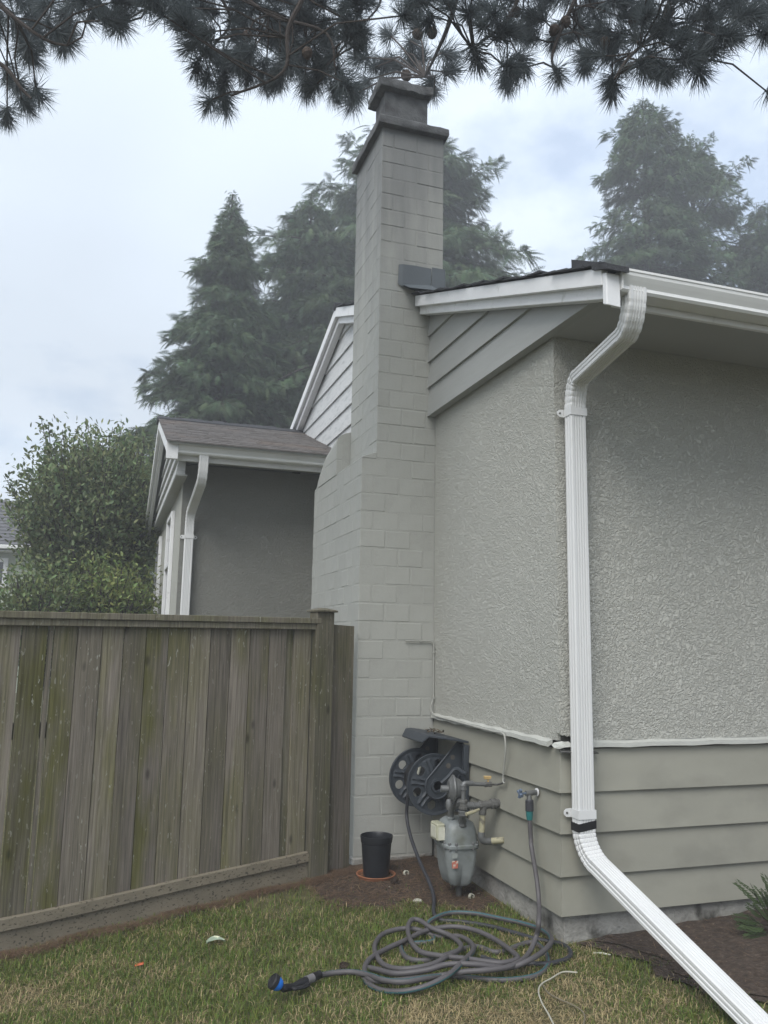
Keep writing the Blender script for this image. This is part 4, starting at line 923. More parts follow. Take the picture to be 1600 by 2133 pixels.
MB().lathe([(.0225,-.050),(.0225,.003),(.018,.008)], gr, (0,0,1), 16).build('coupling_collar', M['hose_dark'], hose, smooth=True, auto=30)
d = (path[-1] - path[-4]).normalized(); P0 = path[-1] + Vector((0,0,.004)); d = Vector((d.x, d.y, -.02)).normalized()
MB().lathe([(.0135,-.01),(.018,-.005),(.018,.03),(.020,.034),(.020,.042)], P0, d, 16).build('coupling_collar', M['rubber'], hose, smooth=True, auto=30)
MB().lathe([(.019,.042),(.019,.080),(.021,.084)], P0, d, 16).build('quick_connector', M['grey_plastic'], hose, smooth=True, auto=30)
nz_ = bpy.data.objects.new('nozzle', None); COL.objects.link(nz_); nz_.parent = hose; nz_.location = P0 + d*.1 - hose.location
a0 = P0 + d*.084; side = Vector((d.y, -d.x, 0)).normalized()
if side.y > 0: side = -side
a1 = a0 + d*.105 + Vector((0,0,.004)); a2 = a1 + d*.045 + side*.004 + Vector((0,0,.012)); hdv = (d*.75 + Vector((0,0,.62)) + side*-.35).normalized(); 
MB().tube([a0, a0 + d*.03, a0 + d*.08, a1, a2], [.018,.019,.015,.015,.018], 12).build('grip', M['rubber'], nz_, smooth=True)
MB().tube(spline([a1 + side*.015, a1 - d*.005 + side*.028, a0 + d*.05 + side*.036, a0 + d*.02 + side*.034], 5), [.008]*5 + [.009]*5 + [.010]*6, 8).build('trigger', M['rubber'], nz_, smooth=True)
MB().tube([a2 - hdv*.008, a2 + hdv*.02], [.016,.015], 12).build('neck', M['rubber'], nz_, smooth=True)
MB().lathe([(.016,.015),(.024,.022),(.029,.036),(.030,.050)], a2, hdv, 20).build('nozzle_head', M['blue'], nz_, smooth=True, auto=40)
MB().lathe([(.0325,.049),(.0335,.055),(.0325,.066),(.026,.070),(.024,.066)], a2, hdv, 20).build('nozzle_rim', M['rubber'], nz_, smooth=True, auto=40)
# second hose, from the reel to the coil
sp = [ (2.00, 5.40, .52), Vector(onx(700+437/2.963, 1700, 2.00)), onx(700+462/2.963, 1700+130/2.963, 1.985), onx(700+515/2.963, 1700+275/2.963, 1.975), onx(700+572/2.963, 1700+400/2.963, 1.955), U(604,500,.03), U(603,590,.01), U(640,640,.004), U(760,650,.004), U(950,680,.004), U(1100,720,.004), U(1240,760,.004), U(1390,790,.002), U(1448,840,.002), U(1425,880,.002), U(1330,908,.006), U(1230,912,.01), U(1120,905,.01), U(1000,900,.01), U(900,870,.004)]
o = MB().tube(spline(sp, 8), .0115, 12).build('reel_hose', M['hose_dark'], None, base=U(604, 500), smooth=True); tag(o, 'thin dark hose hanging from the reel down to the coil', 'hose')

# ------------------------------------------------------------------ cable on the wall
kx = .006
mb = MB(); P = [ony(845, 1335, 5.712), ony(870, 1335.5, 5.712), ony(895, 1335.5, 5.712), (2.296, 5.708, 1.528), (2.300, 5.700, 1.50), (2.300, 5.700, 1.3), (2.300, 5.70, 1.115), (2.290, 5.70, 1.09), (2.278, 5.69, 1.065), (2.278, 5.69, 1.03), (2.290, 5.66, 1.003), (2.283, 5.6, .998), (2.280, 5.2, .994), (2.278, 4.9, .990), (2.276, 4.66, .989)]
P2 = [onx(1045, 1526, 2.272), onx(1051, 1533, 2.265), onx(1053.5, 1560, 2.265), onx(1051, 1590, 2.272), onx(1048, 1620, 2.278), onx(1050, 1632, 2.276)]
mb.tube([Vector(p) for p in P] + spline(P2, 5), .0055, 7)
for c in ((2.20, 5.714, 1.533), (2.30, 5.70, 1.45), (2.30, 5.70, 1.12)): mb.box(c[0]-.008, c[0]+.008, c[1]-.008, c[1]+.008, c[2]-.006, c[2]+.008)
o = mb.build('wall_cable', M['cable'], None, base=(2.29, 5.7, 1.0), smooth=True, auto=50); tag(o, 'thin pale cable running down the chimney corner and along the trim', 'cable')

# ------------------------------------------------------------------ pot and saucer, small things on the ground
pc = ong(783, 1829); pz = gz(pc.x, pc.y)
o = MB().lathe([(.10,.004),(.118,.006),(.128,.026),(.132,.028),(.130,.032),(.122,.030),(.110,.012),(.0,.012)], (pc.x, pc.y, pz), (0,0,1), 36).build('pot_saucer', M['terracotta'], None, base=(pc.x, pc.y, pz), smooth=True, auto=35); tag(o, 'round terracotta saucer under the black plant pot', 'saucer')
o = MB().lathe([(.0,.016),(.080,.016),(.084,.020),(.086,.05),(.100,.225),(.1035,.228),(.108,.262),(.1075,.270),(.103,.270),(.0985,.262),(.096,.228),(.083,.06),(.0,.055)], (pc.x, pc.y, pz), (0,0,1), 40).build('plant_pot', M['pot'], None, base=(pc.x, pc.y, pz), smooth=True, auto=35); tag(o, 'empty black plastic plant pot beside the chimney foot', 'plant pot')
def pine_cone(pos, r_, rot, label, nm='pine_cone'):
    mb = MB(); n = 60
    Rm = Matrix.Rotation(rot[0], 3, 'X') @ Matrix.Rotation(rot[1], 3, 'Y')
    core = [(.3*r_, -.8*r_), (.6*r_, -.4*r_), (.62*r_, .2*r_), (.3*r_, .8*r_), (.05*r_, 1.1*r_)]
    mb.lathe(core, pos, Rm @ Vector((0,0,1)), 8)
    for k in range(n):
        t = k / n; a = k * 2.399; zz = (-.9 + 2.0 * t) * r_; rr = r_ * (1.0 - .85 * abs(t - .35) ** 1.3)
        c = Vector((math.cos(a)*rr*.45, math.sin(a)*rr*.45, zz)); e = Vector((math.cos(a)*rr, math.sin(a)*rr, zz + .12*r_)); s_ = Vector((-math.sin(a), math.cos(a), 0)) * r_ * .19
        u = Vector((0,0,.07*r_))
        P = [c - s_*.5, e - s_, e + s_, c + s_*.5, c - s_*.5 + u, e - s_ + u, e + s_ + u, c + s_*.5 + u]
        mb.hexa([Vector(pos) + Rm @ p for p in P])
    o = mb.build(nm, M['cone'], None, base=pos); tag(o, label, 'pine cone'); return o
c = ong(822, 1836, .028); pine_cone(c, .026, (.5, .4), 'open brown pine cone on the bare soil beside the pot saucer')
c = ong(716, 2014, .020); pine_cone(c, .024, (1.2, .9), 'brown pine cone half sunk in the grass behind the hose end')
c = ong(450, 1966, .014)   # variegated leaf lying on the lawn
mb = MB(); nl = 9; rgs = []
for i in range(nl):
    t = i / (nl - 1); wv = .024 * math.sin(math.pi * min(1, t * 1.02)) ** .7 + .001
    ax_ = Vector((-.048 + .096 * t, .008 * math.sin(t*3), .012 * math.sin(t * math.pi) + .006))
    rgs.append([c + ax_ + Vector((.004, -wv, .008)), c + ax_ + Vector((0, 0, -.002)), c + ax_ + Vector((-.004, wv, .012))])
mb.loft(rgs, closed=False, cap=False); o = mb.build('fallen_leaf', M['leaf_pale'], None, base=c, smooth=True); tag(o, 'pale green and cream fallen leaf lying on the lawn', 'leaf')
c = ong(290, 2011, .012); o = MB().hexa([c + Vector(v) for v in ((-.022,-.012,0),(.020,-.016,.006),(.022,.012,.004),(-.018,.014,-.002),(-.022,-.012,.005),(.020,-.016,.011),(.022,.012,.012),(-.018,.014,.004))]).build('scrap', M['orange'], None, base=c, bevel=.002); tag(o, 'small orange scrap lying on the lawn near the fence', 'litter')
for (px, py, r_, lb) in ((846, 1819, .019, 'pale plastic ring lying on the soil behind the hanging hose'), (982, 1868, .019, 'pale plastic ring lying on the ground below the gas meter')):
    c = ong(px, py, .016); a = Vector((.25, -.9, .25 if px < 900 else .05)); o = MB().lathe([(r_*.7,-.009),(r_,-.009),(r_,.009),(r_*.7,.009),(r_*.68,-.009)], c, a, 14).build('plastic_ring', M['litter'], None, base=c, smooth=True, auto=30); tag(o, lb, 'ring')
def rock(px, py, r_, lb, m='concrete'):
    c = ong(px, py, r_ * .3); mb = MB(); rg = []
    for i in range(6):
        ph = math.pi * (i + .5) / 6; rg.append([c + Vector((math.sin(ph)*math.cos(a)*r_*1.2*random.uniform(.85,1.1), math.sin(ph)*math.sin(a)*r_*random.uniform(.85,1.1), math.cos(ph)*r_*.55)) for a in np.linspace(0, 2*math.pi, 9)[:-1]])
    o = mb.loft(rg).build('stone', M[m], None, base=c, smooth=True); tag(o, lb, 'stone')
rock(870, 1877, .026, 'pale flat stone between the hanging hose and the coil', 'litter'); rock(997, 1862, .012, 'tiny pebble beside the plastic ring below the meter', 'litter'); rock(812, 1848, .010, 'small white pebble in front of the pine cone', 'litter')
P = [U(u, v, .012) for u, v in ((1490,965),(1400,962),(1330,1000),(1270,1035),(1250,1080),(1270,1150),(1310,1220),(1345,1290))]
o = MB().tube(spline(P, 6), .0035, 6).build('loose_wire', M['bright'], None, base=U(1330,1000), smooth=True); tag(o, 'pale loose wire curling over the grass by the house corner', 'wire')
P = [U(u, v, .008) for u, v in ((1275,1040),(1310,1090),(1380,1130),(1450,1160),(1510,1195),(1535,1235),(1525,1300))]
o = MB().tube(spline(P, 6), .003, 6).build('loose_wire', mat('tan_wire', (.16, .14, .10), .7), None, base=U(1380,1130), smooth=True); tag(o, 'thin tan wire lying in the grass, branching off the pale one', 'wire')
for i, (a, b, lb) in enumerate((((1236, 1985), (1272, 1989), 'short grey twig on the edge of the soil bed'), ((345, 1915), (405, 1905), 'thin brown stick lying along the fence kickboard'))):
    p, q = ong(*a, .008), ong(*b, .012); o = MB().tube([p, (p+q)/2 + Vector((0,0,.004)), q], [.004,.005,.003], 6).build('twig', M['litter'] if i == 0 else M['bark'], None, base=p, smooth=True); tag(o, lb, 'twig')

# ------------------------------------------------------------------ fronds of a seedling at the right edge
def frond_template(n=9, droop=.35, w=.42, lw=.16, up=0.0, third=True):
    """a flat spray along +X, length 1: a rachis with tapering side sprigs; returns tris"""
    V = []; T = []
    def quad(a, b, wd, z0, z1):
        a = np.array(a); b = np.array(b); d = b - a; L_ = np.hypot(d[0], d[1]) + 1e-9; nx = np.array([-d[1], d[0]]) / L_ * wd / 2
        o = len(V)
        if not third:
            V.extend([(a[0] + nx[0], a[1] + nx[1], z0), (a[0] - nx[0], a[1] - nx[1], z0), (b[0], b[1], z1)]); T.append((o, o+1, o+2)); return
        m_ = a + d * .45
        V.append((a[0], a[1], z0)); V.append((m_[0] + nx[0], m_[1] + nx[1], (z0+z1)/2)); V.append((b[0], b[1], z1)); V.append((m_[0] - nx[0], m_[1] - nx[1], (z0+z1)/2))
        T.extend([(o, o+1, o+2), (o, o+2, o+3)])
    zf = lambda x: up * x - droop * x * x
    quad((0, 0), (1, 0), .03, 0, zf(1))
    for i in range(n):
        t = .12 + .84 * i / (n - 1)
        for s_ in (-1, 1):
            L_ = w * (1 - t) ** .55 * (.6 + .4 * min(1, t * 4)) * random.uniform(.75, 1.1) + .06
            a = (t, 0); b = (t + L_ * .72, s_ * L_ * .62)
            quad(a, b, lw * L_ + .02, zf(t), zf(b[0]) - .12 * L_)
            if third and L_ > .2:
                for q in (.45, .72):
                    m_ = (a[0] + (b[0]-a[0])*q, a[1] + (b[1]-a[1])*q)
                    quad(m_, (m_[0] + .13, m_[1] - s_*.02 + s_*.05*q), .05, zf(m_[0]) - .1*L_*q, zf(m_[0]+.13) - .12*L_)
    return np.array(V, np.float32), np.array(T, np.int32)
def scatter(templates, pos, mats, tints):
    """pos (N,3), mats (N,3,3) with scale folded in"""
    VV = []; TT = []; CCx = []; o = 0; k = len(templates)
    ids = RNG.integers(0, k, len(pos))
    for q in range(k):
        sel = np.where(ids == q)[0]
        if not len(sel): continue
        v, t = templates[q]
        vv = np.einsum('nij,vj->nvi', mats[sel], v) + pos[sel][:, None, :]
        VV.append(vv.reshape(-1, 3)); n = len(v)
        TT.append((t[None] + (np.arange(len(sel)) * n)[:, None, None] + o).reshape(-1, 3)); o += n * len(sel)
        CCx.append(np.repeat(tints[sel], n, 0))
    return np.concatenate(VV), np.concatenate(TT), np.concatenate(CCx)
def frames(dirs, ups, sc):
    x = dirs / np.linalg.norm(dirs, axis=1, keepdims=True); y = np.cross(ups, x); y /= np.linalg.norm(y, axis=1, keepdims=True) + 1e-9; z_ = np.cross(x, y)
    return np.stack([x, y, z_], 2) * sc[:, None, None]
FR = [frond_template(9, d_, .42) for d_ in (.25, .35, .45, .55, .3)]
FT = [frond_template(7, d_, .52, .15, third=False) for d_ in (.25, .4, .55, .7, .35)]
sd = thing('cedar_seedling', ong(1605, 1950), 'small green cedar seedling at the foot of the house wall', 'seedling')
root = Vector(ong(1615, 1945)); pos = []; dr = []; sc_ = []
for (px, py, ln_) in ((1563,1840,.10),(1585,1850,.12),(1600,1860,.12),(1553,1905,.10),(1560,1925,.12),(1580,1925,.14),(1590,1945,.12),(1560,1950,.10),(1592,1965,.12),(1600,1900,.14),(1570,1885,.12),(1612,1880,.15),(1604,1985,.12),(1620,1850,.15),(1630,1900,.15),(1625,1960,.15)):
    e = ony(px, py, root.y - .06); b = root + (e - root) * .55; v = e - b; pos.append(b); dr.append(v); sc_.append(max(v.length, ln_))
    MB().tube([root, (root + b) / 2 + Vector((0,0,.02)), b, e], [.004,.003,.002,.001], 5).build('stem', M['bark'], sd)
pos = np.array(pos); dr = np.array(dr); N = len(pos)
v, t, c = scatter(FR, pos, frames(dr, np.tile([0.2,-1,.5], (N,1)), np.array(sc_)), np.tile([.05,.075,.03], (N,1)) * RNG.uniform(.7,1.4,(N,1)))
np_mesh('foliage', v, t, M['cedar'], sd, c)

# ------------------------------------------------------------------ trees
def cedar(px, py, Y, width_px, label, n_limb=150, per=34, lean=0.0, base_z=-.1, name='cedar_tree', col=(.068,.11,.06), seed=1, frond=.29, power=.8, ulo=.30):
    rng = np.random.default_rng(seed)
    top = ony(px, py, Y); bx_, by_ = top.x - lean, Y; Ht = top.z - base_z
    dep = (top - CC).dot(CF); Rm = width_px / FPX * dep
    t_ = thing(name, (bx_, by_, base_z), label, 'tree', 'cedars behind the house')
    trunk = []; rad = []
    for i in range(14):
        u = i / 13; trunk.append((bx_ + lean*u + .08*math.sin(u*7+seed)*(1-u), by_ + .08*math.cos(u*5+seed)*(1-u), base_z + Ht*u)); rad.append(.02 + .022*Ht*(1-u)**1.1)
    MB().tube(trunk, rad, 8).build('trunk', M['bark'], t_, smooth=True)
    limbs = MB(); P = []; D = []; S = []; Uv = []; Tn = []
    for k in range(n_limb):
        u = 1 - (k + rng.uniform(0, 1)) / n_limb; u = ulo + (1 - ulo) * u ** .9
        az = k * 2.39996 + rng.uniform(-.5, .5)
        prof = Rm * min(1.0, (1 - u) * 1.55) ** power * rng.uniform(.62, 1.12) + .06
        if rng.random() < .12: prof *= 1.22
        o = np.array([bx_ + lean*u, by_, base_z + Ht*u]); h = np.array([math.cos(az), math.sin(az), 0])
        rise = rng.uniform(.05, .40) if u < .8 else rng.uniform(.5, 1.1)
        pts = []
        for q in np.linspace(0, 1, 6):
            pts.append(o + h*prof*q + np.array([0, 0, prof*(rise*q - .55*q*q + .22*max(0,q-.75))]))
        limbs.tube(pts, [.005 + .013*prof*(1-q) for q in np.linspace(0,1,6)], 4)
        m_ = int(1.55 * per * ((.35 if u < .88 else .35 * max(.15, (1 - u) / .12)) + prof / Rm))
        shade = rng.uniform(.75, 1.25)
        for _ in range(m_):
            q = rng.uniform(.12, 1.0) ** .75; f_ = q*5; i = min(4, int(f_)); p = pts[i] + (pts[i+1]-pts[i])*(f_-i)
            lat = np.array([-h[1], h[0], 0]) * rng.normal(0, .15*prof*(1.15-q) + .06)
            p = p + lat + np.array([0, 0, rng.normal(-.03, .07)])
            d_ = h * rng.uniform(.4, 1.1) + lat / (np.linalg.norm(lat)+.05) * rng.uniform(.1,.8) + np.array([0,0, rng.uniform(-.75,.25)]) + rng.normal(0,.2,3)
            P.append(p); D.append(d_); S.append(frond * rng.uniform(.55, 1.25) * min(1.0, .32 + prof / 1.1)); Uv.append(np.array([0,0,1.]) + h*.4 + rng.normal(0,.4,3)); Tn.append(np.array(col) * shade * rng.uniform(.6, 1.5) * np.array([rng.uniform(.9,1.2), 1, rng.uniform(.8,1.1)]))
    for k in range(22):   # leader
        u = .955 + .05 * k / 21; p = np.array([bx_ + lean*u, by_, base_z + Ht*u]); a = rng.uniform(0, 6.28)
        P.append(p); D.append(np.array([math.cos(a)*.6, math.sin(a)*.6, rng.uniform(.3,1.0)])); S.append(frond*rng.uniform(.8,1.0)*(1.15 - .85*k/21)); Uv.append(np.array([0,0,1.])); Tn.append(np.array(col))
    limbs.build('limbs', M['bark'], t_)
    P = np.array(P); v, t, c = scatter(FT, P, frames(np.array(D), np.array(Uv), np.array(S)), np.array(Tn))
    np_mesh('crown', v, t, M['cedar'], t_, c, base=(bx_, by_, base_z))
    return t_
cedar(485, 405, 21, 255, 'tall pointed cedar, leftmost of the row, its spire standing free', 260, 100, seed=3, power=1.12)
cedar(650, 400, 24, 300, 'broad cedar between the pointed one and the chimney', 260, 96, seed=5, power=.95)
cedar(852, 285, 26, 620, 'biggest cedar, its top hidden right behind the chimney', 380, 150, seed=9, power=.95, ulo=.50, frond=.42)
cedar(1338, 212, 24, 255, 'tall cedar above the eave with the highest top on the right', 270, 110, seed=11, power=.66)
cedar(1437, 288, 25, 270, 'second cedar above the gutter, just right of the tallest one', 250, 100, seed=13, power=.66)
cedar(1585, 430, 23, 210, 'lower cedar at the right edge above the gutter', 220, 90, seed=17, power=.6)
cedar(300, 905, 15.5, 90, 'small light green cedar beside the end wall of the wing', 60, 40, seed=21, power=.6, frond=.26, ulo=.08, col=(.11,.15,.06))

def leaf_template(k):
    ln_, wd = 1.0, .46; V = [(0,0,0),(.35,wd/2,.06),(.35,-wd/2,.06),(.75,wd*.36,.03),(.75,-wd*.36,.03),(1,0,-.08),(.5,0,-.03)]
    T = [(0,6,1),(0,2,6),(1,6,3),(2,4,6),(3,6,5),(4,5,6)]
    return np.array(V, np.float32), np.array(T, np.int32)
LF = [leaf_template(0)]
def broad(center, radii, n_branch, leaves_per, label, cat, name, seed, leaf=.085, col=(.055,.085,.04), trunk_base=None, sprigs=()):
    rng = np.random.default_rng(seed); c = np.array(center); rd = np.array(radii)
    tb = np.array(trunk_base if trunk_base is not None else (c[0], c[1], -.15))
    t_ = thing(name, tb, label, cat)
    st = MB(); hub = np.array([c[0], c[1], tb[2] + max(.4, (c[2]-tb[2])*.45)])
    st.tube([tb, (tb+hub)/2 + rng.normal(0,.05,3), hub], [.10*rd[0]**.5, .08*rd[0]**.5, .06*rd[0]**.5], 7)
    P = []; D = []; S = []; Uv = []; Tn = []
    ends = []
    for k in range(n_branch):
        v = rng.normal(0, 1, 3); v /= np.linalg.norm(v)
        if v[2] < -.55: v[2] = -v[2]
        ends.append(c + v * rd * rng.uniform(.55, 1.0) ** .6)
    ends += [np.array(s_) for s_ in sprigs]
    for k, e in enumerate(ends):
        m_ = hub + (e - hub)*.5 + np.array([0,0,.12]) + rng.normal(0,.08,3)
        st.tube([hub, m_, e], [.022, .014, .004], 4)
        shade = rng.uniform(.7, 1.3)
        for _ in range(leaves_per):
            q = rng.uniform(.35, 1.0); p = (m_ + (e-m_)*(q-.5)*2) if q > .5 else hub + (m_-hub)*q*2
            spread = .17 if k < n_branch else .05
            p = p + rng.normal(0, spread, 3); d_ = (e - hub)/np.linalg.norm(e-hub)*.6 + rng.normal(0,.6,3) + np.array([0,0,-.1])
            P.append(p); D.append(d_); S.append(leaf*rng.uniform(.6,1.25)); Uv.append(np.array([0,0,1.]) + rng.normal(0,.55,3)); Tn.append(np.array(col)*shade*rng.uniform(.7,1.4)*np.array([rng.uniform(.85,1.25),1,.95]))
    st.build('branches', M['bark'], t_)
    v, t, cc = scatter(LF, np.array(P), frames(np.array(D), np.array(Uv), np.array(S)), np.array(Tn))
    np_mesh('foliage', v, t, M['leaf'], t_, cc, base=tb)
    return t_
Yd = 13.0
cd = ony(195, 1045, Yd); k_ = (cd - CC).dot(CF) / FPX
sp = [ony(x, y, Yd - .2) for x, y in ((85, 868), (100, 880), (130, 895), (258, 878), (262, 905), (200, 890), (185, 885), (95, 935), (85, 955), (50, 975), (15, 1000), (25, 1010), (10, 1045), (285, 895), (235, 890), (60, 990))]
broad(cd, (150*k_, 130*k_*1.1, 145*k_), 270, 140, 'round leafy deciduous tree left of the wing with loose sprigs', 'tree', 'leafy_tree', 31, .086, (.14, .185, .09), sprigs=sp, trunk_base=(cd.x + .3, cd.y, -.2))
for i, (px, py, w_, h_, lb, colr) in enumerate(((90, 1245, 95, 55, 'low bright shrub peeping over the fence at the far left', (.12,.165,.07)), (235, 1235, 100, 60, 'bushy yellow green shrub over the fence beside the wing', (.15,.20,.07)))):
    cs = ony(px, py, 11.2 + i*.3); k2 = (cs - CC).dot(CF) / FPX
    broad(cs, (w_*k2, w_*k2, h_*k2), 70, 85, lb, 'shrub', 'shrub', 41 + i, .07, colr, trunk_base=(cs.x, cs.y, -.2))

# ------------------------------------------------------------------ neighbour's house
YN = 26.0
nb = thing('neighbour_house', ony(0, 1330, YN), 'neighbour house with grey roof and pale green siding at the left', 'house')
def nx(px): return ony(px, 1200, YN).x
xl_, xr_ = nx(-260), nx(105); ez = ony(60, 1142, YN).z; rz = ony(0, 1046, YN + 3.6).z
mb = MB(); mb.box(xl_ + .3, xr_ - .4, YN + .45, YN + 7.5, -.5, ez); mb.build('wall', M['nwall'], nb)
for k in range(12):
    z0 = ez - .23 * (k + 1); rg = [[(x, YN + .448, z0), (x, YN + .415, z0), (x, YN + .44, z0 + .23), (x, YN + .448, z0 + .23)] for x in (xl_ + .3, xr_ - .4)]
    MB().loft(rg).build('siding_board', M['nwall'], nb)
mb = MB(); sl2 = (rz - ez) / 3.6
n = 14
for k in range(n):
    y0, y1 = YN + 3.6*k/n, YN + 3.6*(k+1)/n + .05; z0, z1 = ez + .05 + sl2*(y0-YN), ez + .05 + sl2*(y1-YN)
    mb.hexa([(xl_, y0, z0), (xr_, y0, z0), (xr_, y1, z1 - .02), (xl_, y1, z1 - .02), (xl_, y0, z0+.05), (xr_, y0, z0+.05), (xr_, y1, z1+.01), (xl_, y1, z1+.01)])
mb.hexa([(xl_, YN+3.6, rz), (xr_, YN+3.6, rz), (xr_, YN+8, ez), (xl_, YN+8, ez), (xl_, YN+3.6, rz+.06), (xr_, YN+3.6, rz+.06), (xr_, YN+8, ez+.06), (xl_, YN+8, ez+.06)])
mb.build('roof', M['nroof'], nb)
mb = MB(); mb.box(xl_, xr_, YN - .12, YN - .002, ez - .06, ez + .06); mb.build('gutter', M['alu'], nb, bevel=.02)
mb = MB(); mb.box(xl_ + .3, xr_ - .1, YN, YN + .44, ez - .12, ez - .09); mb.build('soffit', M['white'], nb)
wz0, wz1 = ony(5, 1222, YN).z, ony(5, 1160, YN).z; wx1 = nx(11)
fr = MB()
for a, b, c, d in ((wx1-1.2, wx1-1.1, wz0, wz1), (wx1-.12, wx1, wz0, wz1), (wx1-1.1, wx1-.12, wz0, wz0+.12), (wx1-1.1, wx1-.12, wz1-.12, wz1)): fr.box(a, b, YN+.36, YN+.42, c, d)
f_ = fr.build('window', M['white'], nb); MB().box(wx1-1.1, wx1-.12, YN+.39, YN+.41, wz0+.12, wz1-.12).build('pane', M['glass'], f_)

# ------------------------------------------------------------------ pine overhead
pine = thing('pine_tree', (5.05, 2.55, gz(5.05, 2.55)), 'dark long needled pine whose boughs hang across the top of the picture', 'tree')
MB().tube([(5.05, 2.55, -.3), (5.0, 2.5, 2), (5.1, 2.3, 5), (5.0, 2.2, 9), (5.05, 2.1, 13)], [.26, .22, .19, .15, .05], 12).build('trunk', M['bark'], pine, smooth=True)
def tuft_mesh(seed, n=150, L_=.148):
    rng = np.random.default_rng(seed); V = []; T = []
    for k in range(n):
        s_ = rng.uniform(-.02, .075); a = rng.uniform(0, 2*math.pi); el = rng.uniform(.15, 1.75) if s_ < .04 else rng.uniform(0, 1.2)
        d = np.array([math.sin(el)*math.cos(a), math.sin(el)*math.sin(a), math.cos(el)]); l = L_ * rng.uniform(.75, 1.1)
        b = np.array([0, 0, s_]); side = np.cross(d, rng.normal(0,1,3)); side /= np.linalg.norm(side); side *= .0017
        bend = np.cross(side, d); bend = bend/np.linalg.norm(bend) * rng.normal(0, .012) + np.array([0,0,-.004])
        o = len(V); V += [b - side, b + side, b + d*l*.55 + bend + side, b + d*l*.55 + bend - side, b + d*l]
        T += [(o, o+1, o+2), (o, o+2, o+3), (o+3, o+2, o+4)]
    ob = np_mesh('needle_tuft', V, T, M['needle']); me = ob.data; bpy.data.objects.remove(ob); return me
TM = [tuft_mesh(60 + i, 230 + 14*i) for i in range(7)]
cone_me = None
Lm = []   # limbs as world polylines
def limb(px_pts, dep, r0, r1):
    dd = dep if isinstance(dep, (list, tuple)) else [dep] * len(px_pts)
    P = spline([ond(x, y, d) for (x, y), d in zip(px_pts, dd)], 5); n = len(P)
    MB().tube(P, [r0 + (r1 - r0) * i / (n-1) for i in range(n)], 7).build('limb', M['bark'], pine, smooth=True); Lm.append(P)
# two heavy boughs above the frame carry the hanging limbs
limb([(2250, -520), (1700, -300), (1300, -190), (900, -150), (500, -190), (100, -160), (-250, -110)], [4.2, 4.4, 4.6, 4.8, 4.9, 4.9, 4.8], .085, .03)
limb([(2250, -620), (1800, -420), (1400, -330), (1000, -300), (600, -320)], [4.3, 5.2, 5.6, 6, 6], .07, .03)
limb([(960, -150), (955, -30), (935, 50), (905, 120), (885, 160)], [4.9, 5.2, 5.8, 6.6, 7.6], .022, .010)
limb([(1110, -160), (1085, -20), (1050, 50), (1005, 85), (985, 105)], 4.9, .016, .006)
limb([(1250, -170), (1210, -30), (1170, 60), (1150, 120), (1160, 155)], 5.0, .018, .006)
limb([(1400, -200), (1400, -30), (1370, 60), (1310, 120), (1280, 165)], 4.7, .018, .006)
limb([(1560, -220), (1540, -60), (1500, 20), (1470, 80), (1455, 120)], 4.9, .016, .006)
limb([(660, -180), (640, -30), (600, 60), (590, 150), (480, 200)], 4.6, .02, .006)
limb([(470, -190), (490, -40), (560, 30), (680, 70), (700, 160)], 4.9, .018, .006)
limb([(400, -180), (430, -60), (480, 40), (440, 100)], 5.1, .014, .006)
limb([(-120, -120), (-20, -10), (40, 45), (100, 85), (140, 95)], 4.6, .018, .006)
limb([(-200, -80), (-70, 80), (10, 140), (45, 185), (65, 205)], 4.4, .018, .006)
limb([(150, -160), (180, -40), (220, 20), (250, 50)], 4.9, .014, .006)
limb([(760, -150), (790, -50), (790, 10), (745, 60)], 5.2, .012, .005)
tufts = []
for q in [(75,200),(45,222),(15,240),(140,92),(120,80),(45,110),(20,45),(250,58),(262,50),(180,60),(110,20),(60,15),(15,150),(35,185),(60,105),(470,215),(455,190),(440,222),(500,120),(425,118),(415,105),(545,175),(560,170),(520,155),(635,175),(660,190),(690,190),(715,185),(700,160),(690,100),(745,82),(400,85),(600,130),(560,60),(340,45),(310,30),(375,55),(720,15),(760,20),
          (985,112),(1055,165),(1048,150),(1092,155),(1080,130),(1160,158),(1222,140),(1212,125),(1280,190),(1275,172),(1255,130),(1368,165),(1380,150),(1330,145),(1460,125),(1445,140),(1455,100),(1470,70),(1582,85),(1600,60),(1598,205),(1010,70),(1030,95),(1120,95),(1190,90),(1170,60),(1300,80),(1340,60),(1240,50),(1400,110),(1420,80),(1100,40),(1015,25),(940,30),(880,15),(850,8),(925,-5),(1060,10)]:
    tufts.append((q[0], q[1], None))
def fill(n, x0, x1, ylo, yhi, mind):
    pts = [(t[0], t[1]) for t in tufts]; tries = 0
    while n > 0 and tries < 6000:
        tries += 1; x = random.uniform(x0, x1); lo, hi = ylo(x), yhi(x); y = random.uniform(lo, hi)
        if all((x-a)**2 + (y-b)**2 > mind*mind for a, b in pts): pts.append((x, y)); tufts.append((x, y, None)); n -= 1
fill(26, -30, 270, lambda x: -25, lambda x: 75 - .12*abs(x-60), 30)
fill(12, 290, 420, lambda x: -25, lambda x: 10 + (x-290)*.45, 26)
fill(62, 410, 750, lambda x: -25, lambda x: 175 - max(0, x-640)*.6, 25)
fill(10, 830, 990, lambda x: -25, lambda x: 50, 34)
fill(55, 1000, 1540, lambda x: -25, lambda x: 100 - .03*abs(x-1300), 29)
fill(10, 1200, 1480, lambda x: 90, lambda x: 145, 30)
fill(5, 1540, 1610, lambda x: -25, lambda x: 40, 30)
